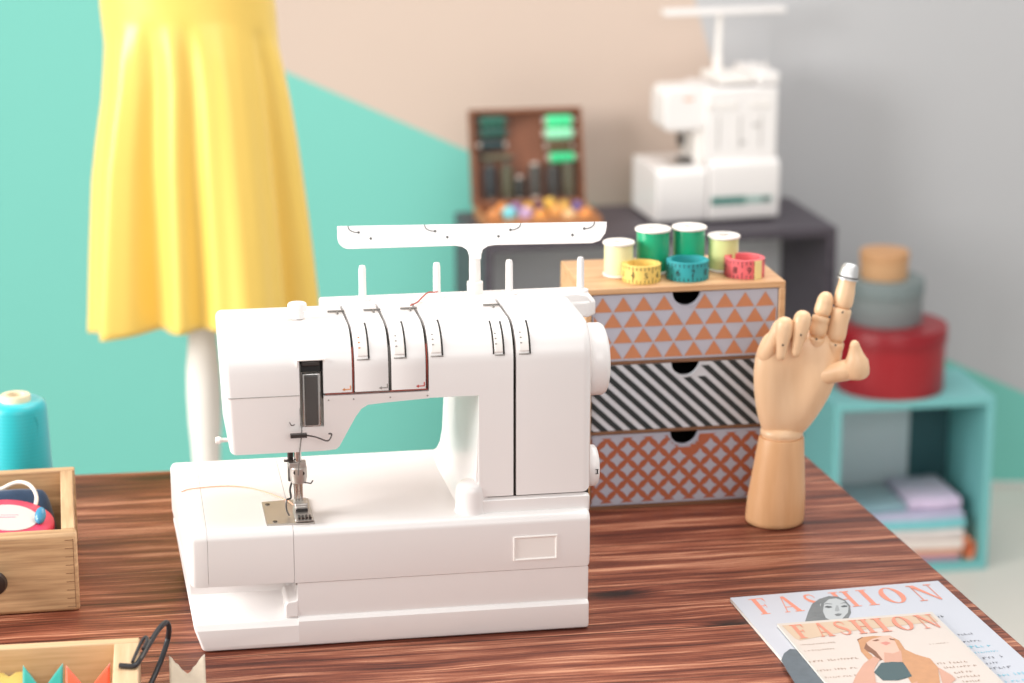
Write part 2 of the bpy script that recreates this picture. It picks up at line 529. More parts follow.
        s_ = strip(u - wd / 2, u + wd / 2 + 0.0019, w0 - 0.0022, w0 - 0.0008, 0.0004, 2)
        s_.build('dial_slot', M['ink_grey'], root, solid=0.0006)
    for u in (0.1672, 0.2032, 0.2392): dial(u, 0.2900, 0.3155)
    dial(0.3260, 0.2885, 0.3140, 0.0100)
    # fourth dial, between two dark slots, left of the long seam
    dial(0.3010, 0.2885, 0.3140, 0.0080)
    strip(0.2952, 0.2966, 0.288, 0.3145, 0.0004).build('dial_slot', M['slot'], root, solid=0.0006)
    # thread guide clips on top, in front of the spool stand
    for u in (0.1505, 0.1865, 0.2235, 0.3075):
        c = MB()
        c.box((u, 0.098, WT + 0.0008), (0.017, 0.003, 0.0014))
        c.box((u + 0.001, 0.093, WT + 0.0008), (0.0018, 0.010, 0.0014))
        c.build('thread_guide', M['guide_grey'], root, bevel=0.0004)
    # printed threading arrows
    for u, m_ in ((0.1525, 'ink_orange'), (0.1885, 'ink_grey'), (0.2248, 'ink_red')):
        c = MB(); v = V0 - 0.0003
        c.box2((u - 0.004, v, 0.2590), (u + 0.003, v + 0.0004, 0.2600))
        c.box2((u + 0.002, v, 0.2590), (u + 0.003, v + 0.0004, 0.2634))
        c.add([(u - 0.0058, v, 0.2595), (u - 0.003, v, 0.2612), (u - 0.003, v, 0.2578)], [(0, 1, 2)])
        c.build('arrow_mark', M[m_], root)
    for u in (0.1579, 0.1938, 0.2303, 0.1335):
        c = MB(); c.lathe([(0.0, 0), (0.0008, 0), (0.0008, 0.0006), (0, 0.0006)], 10, center=(u, V0 - 0.0005, 0.2495), axis='y')
        c.build('alignment_dot', M['ink_grey'], root)
    # --- needle slot
    c = MB(); c.box2((0.1050, V0 + 0.016, 0.200), (0.1300, V0 + 0.024, 0.292)); c.build('slot_recess', M['ivory'], root)
    c = MB(); c.box2((0.1072, V0 + 0.008, 0.2765), (0.1275, V0 + 0.0155, 0.2890)); c.build('slot_shade', M['black'], root, bevel=0.0006)
    c = MB()
    c.prism([(0.1030, 0.2840), (0.1030, 0.2915), (0.1310, 0.2915), (0.1310, 0.2880), (0.1296, 0.2880), (0.1296, 0.2901), (0.1044, 0.2901), (0.1044, 0.2840)], 1, V0 - 0.0012, V0 + 0.003)
    c.build('slot_rim', M['white_rough'], root, bevel=0.0004)
    c = MB(); c.box2((0.1086, V0 + 0.004, 0.222), (0.1262, V0 + 0.008, 0.2760)); c.build('take_up_guard', M['steel'], root, bevel=0.001)
    c = MB(); c.box2((0.1108, V0 + 0.002, 0.224), (0.1238, V0 + 0.0055, 0.2745)); c.build('guard_plate', M['grey_plate'], root, bevel=0.001)
    c = MB(); c.box2((0.1083, V0 + 0.003, 0.2835), (0.1258, V0 + 0.0078, 0.2885))
    c.build('take_up_lever', M['dark_steel'], root, bevel=0.001)
    c = MB(); c.tube(smoothpts([(0.1068, V0 + 0.004, 0.286), (0.1064, V0 + 0.003, 0.262), (0.1058, V0 + 0.002, 0.240), (0.1068, V0 - 0.001, 0.220), (0.1050, V0 + 0.004, 0.200), (0.1035, 0.03, 0.165)]), 0.0006, 6)
    c.build('thread', M['grey_thread'], root)
    # wire thread guide below the slot
    c = MB(); c.box2((0.0955, V0 - 0.006, 0.2145), (0.1115, V0 - 0.0005, 0.2180)); 
    c.tube(smoothpts([(0.110, V0 - 0.004, 0.2165), (0.120, V0 - 0.007, 0.2150), (0.130, V0 - 0.008, 0.2110), (0.1335, V0 - 0.008, 0.2130), (0.1350, V0 - 0.008, 0.2175), (0.1320, V0 - 0.008, 0.2180)]), 0.0008, 6)
    c.build('wire_guide', M['dark_steel'], root, bevel=0.0004)
    c = MB(); c.tube(smoothpts([(0.095, V0 - 0.001, 0.2295), (0.097, V0 - 0.003, 0.2268), (0.100, V0 - 0.003, 0.2275)]), 0.0005, 6); c.build('wire_hook', M['dark_steel'], root)
    # needle bar, clamp, needles
    nv = 0.036
    c = MB(); c.lathe([(0, 0.168), (0.0036, 0.168), (0.0036, 0.235), (0, 0.235)], 16, center=(0.1042, nv, 0)); c.build('needle_bar', M['steel'], root)
    c = MB(); c.lathe([(0, 0.160), (0.003, 0.160), (0.003, 0.21), (0, 0.21)], 16, center=(0.0975, nv + 0.006, 0)); c.build('presser_bar', M['dark_steel'], root)
    c = MB()
    c.box((0.1035, nv, 0.1785), (0.017, 0.010, 0.006))
    c.lathe([(0, 0.160), (0.0075, 0.160), (0.0085, 0.166), (0.0085, 0.176), (0.006, 0.178), (0, 0.178)], 20, center=(0.1045, nv, 0))
    c.build('needle_clamp', M['brushed'], root, bevel=0.0006)
    for du, dw in ((-0.0035, 0.172), (0.0035, 0.171), (0.0, 0.1645)):
        c = MB(); c.lathe([(0, 0), (0.0021, 0), (0.0021, 0.004), (0.0014, 0.005), (0, 0.005)], 10, center=(0.1045 + du, nv - 0.0075, dw), axis='y'); c.build('clamp_screw', M['dark_steel'], root)
    c = MB(); c.box2((0.0905, nv - 0.004, 0.1825), (0.100, nv, 0.1840)); c.tube([(0.110, nv - 0.006, 0.161), (0.116, nv - 0.008, 0.1605), (0.118, nv - 0.008, 0.1635)], 0.0007, 6); c.build('needle_thread_guide', M['dark_steel'], root)
    for du in (-0.0028, 0.0002, 0.0032):
        c = MB(); c.lathe([(0, 0.121), (0.0004, 0.126), (0.0008, 0.132), (0.0008, 0.160), (0, 0.160)], 8, center=(0.1045 + du, nv, 0)); c.build('needle', M['steel'], root)
    # presser foot: shank, ankle, sole with toes
    c = MB()
    c.box2((0.0995, nv + 0.004, 0.140), (0.1085, nv + 0.010, 0.1625))
    c.build('foot_shank', M['steel'], root, bevel=0.0008)
    c = MB(); c.box2((0.0995, nv - 0.010, 0.1325), (0.1125, nv + 0.010, 0.1405)); c.box2((0.1005, nv - 0.0105, 0.1345), (0.1115, nv - 0.008, 0.1385)); c.build('foot_ankle', M['brushed'], root, bevel=0.0012)
    c = MB(); c.tube(smoothpts([(0.0985, nv + 0.004, 0.160), (0.0960, nv + 0.002, 0.152), (0.0965, nv, 0.144), (0.0920, nv - 0.004, 0.143), (0.0915, nv - 0.006, 0.134), (0.0940, nv - 0.008, 0.128)]), 0.0010, 8); c.build('foot_spring', M['dark_steel'], root)
    c = MB()
    c.prism([(0.0985, 0.010), (0.0985, 0.046), (0.1145, 0.046), (0.1165, 0.030), (0.1165, 0.010)], 2, 0.1268, 0.1300)
    c.prism([(0.002 + nv - 0.034, 0.1300), (nv - 0.008, 0.1335), (nv + 0.008, 0.1335), (nv + 0.008, 0.1300)], 0, 0.0990, 0.1150)
    c.build('presser_foot', M['brushed'], root, bevel=0.0008)
    c = MB(); c.box2((0.1000, nv - 0.012, 0.1336), (0.1120, nv - 0.002, 0.1352)); c.build('foot_slot', M['slot'], root)
    for k in range(4):
        c = MB(); u = 0.1008 + k * 0.0036
        c.lathe([(0, 0), (0.0013, 0), (0.0013, 0.007), (0.0009, 0.008), (0, 0.008)], 10, center=(u + 0.0015, 0.0065, 0.1322), axis='y'); c.build('foot_toe', M['dark_steel'], root)
    # needle plate
    c = MB(); c.prism([(0.0700, 0.010), (0.0700, 0.080), (0.1175, 0.084), (0.1175, 0.008)], 2, 0.1245, 0.1266)
    c.build('needle_plate', M['brushed'], root, bevel=0.0006)
    for (u, v) in ((0.0755, 0.070), (0.0790, 0.017)):
        c = MB(); c.lathe([(0, 0.1266), (0.0024, 0.1266), (0.0022, 0.1274), (0, 0.1274)], 12, center=(u, v, 0)); c.build('plate_screw', M['dark_steel'], root)
    # lower left lever at the head
    c = MB(); c.lathe([(0, 0), (0.0035, 0.0005), (0.004, 0.004), (0.0022, 0.0065), (0.0022, 0.014), (0, 0.014)], 14, center=(0.0255, 0.07, 0.1965), axis='x'); c.build('side_stud', M['white_rough'], root)
    # pressure regulator knob on top
    c = MB(); c.lathe([(0, WT - 0.002), (0.0072, WT - 0.002), (0.0072, WT + 0.004), (0.0095, WT + 0.006), (0.0095, WT + 0.0115), (0.0085, WT + 0.013), (0, WT + 0.0132)], 28, center=(0.1105, 0.078, 0.003)); c.build('pressure_knob', M['white'], root)

    # --- bed
    def bed_prof(w0=0.0680, w1=0.1250, v0=0.0, vb=0.232, r=0.010):
        p = [(v0 + 0.0015, w0), (v0, w0 + 0.012)]
        p += [(v0 + r + r * math.cos(a), w1 - r + r * math.sin(a)) for a in [PI - PI / 2 * i / 8 for i in range(9)]]
        p += [(vb - 0.004, w1), (vb, w1 - 0.004), (vb, w0)]
        return p
    c = MB(); c.prism(bed_prof(), 0, -0.0060, 0.0115)
    for p in c.v:
        if p.x < 0: p.x -= 0.010 * max(0.0, min(1.0, (p.y - 0.02) / 0.2))
    c.build('left_bed_cap', W, root, edge_bevel=(lambda p, q: p.x < -0.005 and q.x < -0.005, 0.006, 4))
    c = MB(); c.prism(bed_prof(), 0, 0.0118, 0.0954); c.build('bed_cover', W, root, edge_bevel=(lambda p, q: abs(p.x - q.x) < 1e-6 and min(p.y, q.y) < 0.02, 0.0004, 1))
    c = MB(); c.prism(bed_prof(0.0672), 0, 0.0957, 0.3915)
    c.build('looper_cover', W, root, edge_bevel=(lambda p, q: p.x > 0.391 and q.x > 0.391, 0.004, 3))
    # seam under the looper cover
    c = MB(); c.box2((0.097, 0.0045, 0.0640), (0.3895, 0.22, 0.0700)); c.build('bed_core', M['ink_grey'], root)
    c = MB(); c.box2((0.004, 0.0035, 0.0705), (0.386, 0.22, 0.1215)); c.build('bed_filler', M['ivory'], root)
    # base under the arm pillar
    c = MB(); c.prism([(0.0115, 0.120), (0.0115, 0.1375), (0.015, 0.1402), (0.22, 0.1402), (0.22, 0.120)], 0, 0.2815, 0.3935)
    c.build('pillar_base', W, root, edge_bevel=(lambda p, q: p.x > 0.393 and q.x > 0.393, 0.006, 3))
    # rounded foot of the pillar on the bed
    c = MB()
    c.lathe([(0, 0.1245), (0.0165, 0.1245), (0.0160, 0.1275), (0.0156, 0.132), (0.0153, 0.146), (0.0145, 0.1515), (0.0110, 0.1550), (0.005, 0.1564), (0, 0.1567)], 40, center=(0.2745, 0.0235, 0)); c.build('pillar_foot', W, root, angle=80)
    # left wall of the pillar, drafted towards the back and flaring into the bed
    c = MB(); rings = []
    for w, fl in ((0.1245, 0.014), (0.129, 0.008), (0.136, 0.0045), (0.150, 0.002), (0.19, 0.0), (0.235, -0.002), (0.252, -0.003)):
        u = 0.2800 - fl
        rings.append([(0.290, 0.016, w), (u, 0.016, w), (u - 0.004, 0.06, w), (u - 0.006, 0.17, w), (u - 0.004, 0.222, w), (u + 0.004, 0.230, w), (0.290, 0.230, w)])
    c.loft(rings); c.build('pillar_wall', W, root)
    # rear body of the pillar up to the spool stand
    c = MB(); c.box2((0.286, VB - 0.01, 0.1395), (0.388, 0.225, 0.290)); c.build('rear_cover', W, root, bevel=0.006, seg=3)
    # shallow recess on the looper cover
    c = MB()
    u0, u1, w0, w1 = 0.3135, 0.3575, 0.0775, 0.1025
    def rc(d, v): return [(u0 + d, v, w0 + d), (u1 - d, v, w0 + d), (u1 - d, v, w1 - d), (u0 + d, v, w1 - d)]
    c.loft([rc(-0.0004, 0.0004), rc(0.0, -0.0011), rc(0.0010, -0.0013), rc(0.0022, -0.0002), rc(0.009, -0.0002)])
    c.build('finger_recess', M['white_rough'], root)
    # --- lower base
    c = MB()
    c.prism([(0.003, 0.0006), (0.0002, 0.0025), (-0.0010, 0.006), (-0.0010, 0.0275), (0.0012, 0.0300), (0.0040, 0.0310), (0.0030, 0.0368), (0.0025, 0.0665), (0.226, 0.0665), (0.228, 0.004), (0.224, 0.0006)], 0, 0.0985, 0.3905)
    c.build('base', W, root, angle=22, edge_bevel=(lambda p, q: p.x > 0.39 and q.x > 0.39, 0.005, 3))
    c = MB()
    c.prism([(0.003, 0.0006), (0.0002, 0.0025), (-0.0010, 0.006), (-0.0010, 0.0235), (0.0015, 0.0290), (0.050, 0.0430), (0.053, 0.0670), (0.226, 0.0670), (0.228, 0.004), (0.224, 0.0006)], 0, -0.0055, 0.0985)
    for i, p in enumerate(c.v):
        if p.x < 0: p.x += 0.010 * max(0, (0.03 - p.z) / 0.03) - 0.010 * max(0.0, min(1.0, (p.y - 0.02) / 0.2))
    c.build('base_tray', W, root, angle=18, edge_bevel=(lambda p, q: p.x < 0.006 and q.x < 0.006, 0.004, 3))
    # stepped cheek that closes the tray on its right
    c = MB(); c.prism([(0.0025, 0.0315), (0.0025, 0.0470), (0.0875, 0.0475), (0.0875, 0.0330)][0:0] or [(0.0860, 0.0310), (0.0860, 0.0440), (0.0885, 0.0470), (0.0965, 0.0480), (0.0990, 0.0500), (0.0990, 0.0310)], 1, 0.0026, 0.052)
    c.build('tray_cheek', W, root, bevel=0.0012, seg=3)
    # --- handwheel and feed dial
    hv = 0.085
    c = MB(); c.lathe([(0, -0.004), (0.030, -0.004), (0.0355, 0.0), (0.0370, 0.004), (0.0370, 0.014), (0.0350, 0.0175), (0.030, 0.0195), (0, 0.0205)], 56, center=(0.4025, hv, 0.2585), axis='x')
    c.build('handwheel', W, root, angle=50)
    c = MB(); c.lathe([(0, -0.003), (0.019, -0.003), (0.0212, 0.001), (0.0212, 0.007), (0.019, 0.009), (0, 0.0095)], 40, center=(0.4020, 0.07, 0.1500), axis='x')
    c.build('feed_dial', M['white'], root, angle=50)
    c = MB(); c.tube([(0.4080, 0.07 - 0.0216 * math.cos(t), 0.150 + 0.0216 * math.sin(t)) for t in (0.10, 0.0, -0.1)], 0.0007, 6); c.box2((0.406, 0.0478, 0.1475), (0.409, 0.0487, 0.1479)); c.box2((0.406, 0.0478, 0.152), (0.409, 0.0487, 0.1525)); c.build('dial_mark', M['slot'], root)
    # --- spool stand, pins and telescopic thread tree
    c = MB(); c.prism([(0.1435, 0.145), (0.418, 0.145), (0.4265, 0.153), (0.4265, 0.205), (0.418, 0.213), (0.1435, 0.213)], 2, 0.286, 0.3035)
    c.build('spool_stand', W, root, bevel=0.003, seg=3)
    c = MB(); c.prism([(0.147, 0.3035), (0.147, 0.3205), (0.152, 0.3240), (0.158, 0.3240)] + [(0.405, 0.3240), (0.416, 0.3200), (0.421, 0.3080), (0.421, 0.3035)], 1, 0.147, 0.151)
    for p in c.v: p.z = 0.300 + (p.z - 0.3035) * 0.55
    c.build('stand_rim', W, root, bevel=0.001)
    for u in (0.1872, 0.2648, 0.3412, 0.4172):
        c = MB(); c.lathe([(0, 0.3030), (0.0085, 0.3030), (0.0085, 0.306), (0.0040, 0.3075), (0.0038, 0.337), (0.0030, 0.3405), (0, 0.3415)], 18, center=(u, 0.188, 0)); c.build('spool_pin', W, root)
    c = MB(); c.lathe([(0, 0.303), (0.0085, 0.303), (0.0085, 0.316), (0.0062, 0.317), (0.0058, 0.3485), (0, 0.3485)], 20, center=(0.3068, 0.2, 0))
    c.build('tree_post', M['white_rough'], root)
    c = MB()
    p = [(0.164, 0.0110)]
    p += arc(0.176, -0.001, 0.012, 180, 270, 6)
    p += [(0.286, -0.0115)] + arc(0.292, -0.0200, 0.0078, 90, 0, 5)[0:0] + [(0.293, -0.0125), (0.2985, -0.016), (0.3003, -0.021), (0.3006, -0.026), (0.3130, -0.026), (0.3133, -0.021), (0.3150, -0.016), (0.3205, -0.0125), (0.328, -0.0115)]
    p += [(0.430, -0.0115), (0.438, -0.009), (0.4440, -0.001), (0.4455, 0.006), (0.4455, 0.0110)]
    st = len(c.v); c.prism(p, 1, -0.0014, 0.0014)
    c.tf(Matrix.Translation((0.3068, 0.2, 0.3665)) @ Matrix.Rotation(math.radians(-5.2), 4, 'Z') @ Matrix.Translation((-0.3068, 0, 0)) @ Matrix.Rotation(math.radians(-16), 4, 'X'), st)
    tree = c.build('thread_tree', W, root, bevel=0.0006)
    RT = Matrix.Translation((0.3068, 0.2, 0.3665)) @ Matrix.Rotation(math.radians(-5.2), 4, 'Z') @ Matrix.Translation((-0.3068, 0, 0)) @ Matrix.Rotation(math.radians(-16), 4, 'X')
    for u, sgn in ((0.186, 1), (0.2655, 1), (0.3440, -1), (0.4215, -1)):
        c = MB(); st = len(c.v)
        c.lathe([(0, 0), (0.0013, 0), (0.0013, 0.0004), (0, 0.0004)], 12, center=(u, -0.0018, 0.0040), axis='y')
        c.lathe([(0, 0), (0.0013, 0), (0.0013, 0.0004), (0, 0.0004)], 12, center=(u + 0.0125 * sgn, -0.0018, -0.0025), axis='y')
        c.tube(smoothpts([(u, -0.0015, 0.0040), (u - 0.005 * sgn, -0.0015, 0.0045), (u - 0.0095 * sgn, -0.0015, 0.0070), (u - 0.0110 * sgn, -0.0015, 0.0109)], 4), 0.00045, 6)
        c.tf(RT, st); c.build('thread_eye', M['grey_plate'], tree)
    # loose threads
    c = MB(); c.tube(smoothpts([(0.2645, 0.1825, 0.3110), (0.259, 0.165, 0.3150), (0.250, 0.148, 0.3190), (0.241, 0.125, 0.3200), (0.234, 0.110, 0.3190), (0.226, 0.102, 0.3180)]), 0.0008, 6); c.build('thread', M['red_thread'], root)
    c = MB(); c.tube(smoothpts([(-0.0085, 0.128, 0.1255), (0.004, 0.135, 0.1262), (0.04, 0.138, 0.1260), (0.068, 0.122, 0.1260), (0.094, 0.080, 0.1276), (0.1000, 0.050, 0.1315)]), 0.0006, 6); c.build('thread', M['peach_thread'], root)
    return root
build_machine()

# ================================================================ CHEST OF THREE PATTERNED DRAWERS
def clip_poly(poly, x0, x1, z0, z1):
    for ax, lim, keep in ((0, x0, 1), (0, x1, -1), (1, z0, 1), (1, z1, -1)):
        out = []
        for i in range(len(poly)):
            p, q = poly[i], poly[(i + 1) % len(poly)]
            pi, qi = (p[ax] - lim) * keep >= 0, (q[ax] - lim) * keep >= 0
            if pi: out.append(p)
            if pi != qi:
                t = (lim - p[ax]) / (q[ax] - p[ax])
                out.append((p[0] + t * (q[0] - p[0]), p[1] + t * (q[1] - p[1])))
        poly = out
        if len(poly) < 3: return []
    return poly

CH_YAW = math.radians(10.0)
CH_W, CH_D, CH_H = 0.2335, 0.145, 0.2635
CH_O = Vector((0.0825, 2.6405, TZ + 0.0005))

def build_chest():
    root = thing('drawer_chest', 'small wooden chest of three drawers with copper and black patterned fronts', 'chest of drawers', CH_O, CH_YAW)
    wd = wood_mat('birch_ply', (190, 142, 98), (218, 178, 136), axis=0, stretch=14, scale=120, rough=0.5, bump=0.05)
    edge = wood_mat('birch_edge_shaded', (96, 64, 44), (130, 90, 62), axis=0, stretch=10, scale=150, rough=0.55, bump=0.05)  # brown darkened to carry the shade between and under the drawers
    inner = mat('drawer_interior', (46, 40, 38), 0.8)
    t = 0.0075
    b = MB()
    b.box2((0, 0, CH_H - t), (CH_W, CH_D, CH_H))
    b.box2((0, 0, t), (t, CH_D, CH_H - t)); b.box2((CH_W - t, 0, t), (CH_W, CH_D, CH_H - t))
    b.box2((t, CH_D - 0.004, t), (CH_W - t, CH_D, CH_H - t))
    b.build('carcass', wd, root, bevel=0.0012)
    b = MB(); b.box2((t, 0.003, 0), (CH_W - t, CH_D - 0.004, 0.0045)); b.build('bottom_board', edge, root)
    for z in (0.0925, 0.1750):
        b = MB(); b.box2((t, 0.0015, z - 0.002), (CH_W - t, CH_D - 0.004, z + 0.002)); b.build('divider', edge, root, bevel=0.0005)
    pale = mat('drawer_paper', (176, 176, 188), 0.7)
    copper = mat('copper_print', (190, 124, 86), 0.6)
    copper2 = mat('copper_print_shaded', (156, 84, 55), 0.6)  # copper darkened to carry the shade on the lowest drawer
    black = mat('black_print', (34, 40, 42), 0.65)
    pale3 = mat('lilac_paper_shaded', (160, 160, 172), 0.7)  # lilac paper with the lowest drawer's shade in its colour
    pale2 = mat('drawer_paper_grey', (196, 198, 204), 0.7)
    levels = [(0.0050, 0.0900, 'lattice'), (0.0950, 0.1725, 'stripes'), (0.1775, CH_H - t - 0.001, 'triangles')]
    x0, x1 = t + 0.001, CH_W - t - 0.001
    for z0, z1, kind in levels:
        nr = 0.0166; nx = (x0 + x1) / 2 + 0.001
        dr = MB()
        # front panel with a half-round finger notch in its top edge
        pts = [(x0, z0), (x1, z0), (x1, z1)] + [(nx + nr * math.cos(a), z1 - (nr - 0.001) * math.sin(a)) for a in [PI * i / 20 for i in range(21)]] + [(x0, z1)]
        dr.prism(pts, 1, 0.002, 0.008, 0)
        rim = []
        for i in range(21):
            a = PI * i / 20; rim.append((nx + nr * math.cos(a), z1 - (nr - 0.001) * math.sin(a)))
        for i in range(20):
            (ax, az), (bx, bz) = rim[i], rim[i + 1]
            k = 1.13
            A2 = (nx + (ax - nx) * k, z1 + (az - z1) * k); B2 = (nx + (bx - nx) * k, z1 + (bz - z1) * k)
            dr.add([(ax, 0.0013, az), (bx, 0.0013, bz), (B2[0], 0.0013, B2[1]), (A2[0], 0.0013, A2[1])], [(0, 1, 2, 3)], 0)
        def put(poly, off=0.0016, mi=1, m=0.002):
            poly = clip_poly(poly, x0 + m, x1 - m, z0 + m, z1 - m)
            if len(poly) < 3: return
            if any((p[0] - nx) ** 2 + (p[1] - z1) ** 2 < (nr + 0.0006) ** 2 for p in poly): return
            dr.add([(p[0], off, p[1]) for p in poly], [tuple(range(len(poly)))], mi)
        def put_fine(poly_fn, n, **k):
            for i in range(n): put(poly_fn(i), **k)
        if kind == 'triangles':
            rows = 4; h = (z1 - z0 - 0.004) / rows; w = 0.0237
            for r in range(rows):
                zb = z0 + 0.002 + r * h
                for i in range(-1, 13):
                    xc = x0 + i * w + (w / 2 if r % 2 else 0)
                    if (xc - nx) ** 2 + (zb + h * 0.4 - z1) ** 2 < (nr + 0.0055) ** 2: continue
                    # split each triangle in slices so that the notch cuts it cleanly
                    for s in range(5):
                        f0, f1 = s / 5, (s + 1) / 5
                        hw0, hw1 = (w / 2 - 0.0007) * (1 - f0), (w / 2 - 0.0007) * (1 - f1)
                        zz0, zz1 = zb + 0.0006 + f0 * (h - 0.0012), zb + 0.0006 + f1 * (h - 0.0012)
                        put([(xc - hw0, zz0), (xc + hw0, zz0), (xc + hw1, zz1), (xc - hw1, zz1)])
            mats = [pale, copper]
        elif kind == 'stripes':
            wv = 0.0176; sl = 0.95
            H = z1 - z0
            for i in range(-10, 20):
                xb = x0 + i * wv
                n = 18
                for s in range(n):
                    a, c = s / n, (s + 1) / n
                    za, zc = z0 + a * H, z0 + c * H
                    xa, xc = xb - (a * H) / sl + H / sl, xb - (c * H) / sl + H / sl
                    put([(xa, za), (xa + wv * 0.52, za), (xc + wv * 0.52, zc), (xc, zc)], m=0.0)
            mats = [pale2, black]
        else:
            g = 0.0245
            # copper field, pale concave diamonds left open on two interleaved grids
            def cell(xc, zc, hs):
                if zc > z1 - 0.0035 or zc < z0 + 0.0030: return
                put([(xc - hs, zc - hs), (xc + hs, zc - hs), (xc + hs, zc + hs), (xc - hs, zc + hs)], off=0.0016, mi=1, m=0.0)
            n = 72
            cw = (x1 - x0) / n; nz_ = int((z1 - z0) / cw)
            for i in range(n):
                for j in range(nz_ + 1):
                    cell(x0 + (i + 0.5) * cw, z0 + (j + 0.5) * cw, cw / 2)
            def star(xc, zc, r):
                ps = []
                for k in range(16):
                    a = 2 * PI * k / 16
                    ca, sa = abs(math.cos(a)), abs(math.sin(a))
                    rr = r / ((ca ** 0.78 + sa ** 0.78) ** (1 / 0.78))
                    ps.append((xc + rr * math.cos(a), zc + rr * math.sin(a)))
                return ps
            for i in range(-1, 16):
                for j in range(-1, 6):
                    for ox, oz in ((0, 0), (0.5, 0.5)):
                        put(star(x0 + 0.006 + (i + ox) * g, z0 + 0.006 + (j + oz) * g, 0.0088), off=0.0012, mi=0, m=0.001)
            mats = [pale3, copper2]
        d = dr.build('drawer', mats, root, smooth=False, fixn=False)
        bx = MB()
        bx.box2((x0 + 0.002, 0.008, z0), (x1 - 0.002, CH_D - 0.008, z0 + 0.003)); bx.box2((x0 + 0.002, 0.008, z0), (x0 + 0.005, CH_D - 0.008, z1 - 0.02))
        bx.box2((x1 - 0.005, 0.008, z0), (x1 - 0.002, CH_D - 0.008, z1 - 0.02)); bx.box2((x0 + 0.005, CH_D - 0.012, z0 + 0.003), (x1 - 0.005, CH_D - 0.008, z1 - 0.02))
        bx.build('drawer_box', inner, d)
build_chest()

# ---------------------------------------------------------------- thread spools and tape measures on the chest
CHZ = CH_O.z + CH_H + 0.0004
def spool(name, label, px, py, dia, h, thread, group, half=None):
    p = at_z(px, py, CHZ)
    r = thing(name, label, 'thread spool', (p.x, p.y, CHZ), 0.4, group)
    R_ = dia / 2
    wm = M['ivory_spool']
    b = MB(); b.lathe([(0.004, 0), (R_ * 0.96, 0), (R_, 0.0008), (R_, 0.0024), (R_ * 0.8, 0.0032), (0.004, 0.0032)], 36); b.build('flange', wm, r)
    b = MB(); b.lathe([(0.004, h - 0.0036), (R_ * 0.8, h - 0.0036), (R_, h - 0.0026), (R_, h - 0.0008), (R_ * 0.96, h), (0.0065, h), (0.0060, h - 0.002), (0.0058, h - 0.006), (0.004, h - 0.006)], 36); b.build('flange', wm, r)
    b = MB(); b.lathe([(0.0058, 0.0030), (0.0070, 0.0030), (0.0070, h - 0.0030), (0.0058, h - 0.0030)], 24); b.build('core', wm, r)
    b = MB(); T = R_ * 0.90
    b.lathe([(0.007, 0.0034), (T * 0.98, 0.0034), (T, 0.006), (T * 1.005, h / 2), (T, h - 0.0062), (T * 0.98, h - 0.0038), (0.007, h - 0.0038)], 40)
    b.build('thread', thread, r)
    return r
M['ivory_spool'] = mat('spool_plastic', (240, 232, 224), 0.4, var=0.01)
g_green = thread_mat('emerald_thread', (10, 164, 116), rough=0.22)
g_cream = thread_mat('cream_yellow_thread', (232, 228, 178), rough=0.4)
g_lime = thread_mat('pale_lime_thread', (214, 222, 150), rough=0.4)
SG = 'thread spools on the drawer chest'
spool('thread_spool', 'cream yellow thread spool at the left end of the chest top', 618.5, 275, 0.0372, 0.0400, g_cream, SG)
spool('thread_spool', 'tall emerald green spool on the chest, behind the yellow tape measure', 652.5, 271.5, 0.0420, 0.0520, g_green, SG)
spool('thread_spool', 'tall emerald green spool on the chest, directly behind the teal tape measure', 688.5, 269.5, 0.0410, 0.0520, g_green, SG)
spool('thread_spool', 'pale lime thread spool on the chest, behind the pink tape measure', 723, 269.5, 0.0385, 0.0415, g_lime, SG)

def digits_mesh(txt, size):
    cu = bpy.data.curves.new('digits', 'FONT'); cu.body = txt; cu.size = size; cu.align_x = 'CENTER'
    o = bpy.data.objects.new('digits', cu); COL.objects.link(o)
    dg = bpy.context.evaluated_depsgraph_get(); dg.update()
    me = bpy.data.meshes.new_from_object(o.evaluated_get(dg))
    vs = [tuple(v.co) for v in me.vertices]; fs = [tuple(p.vertices) for p in me.polygons]
    bpy.data.objects.remove(o); bpy.data.curves.remove(cu); bpy.data.meshes.remove(me)
    return vs, fs
DIG = {d: digits_mesh(d, 0.010) for d in '123456789'}

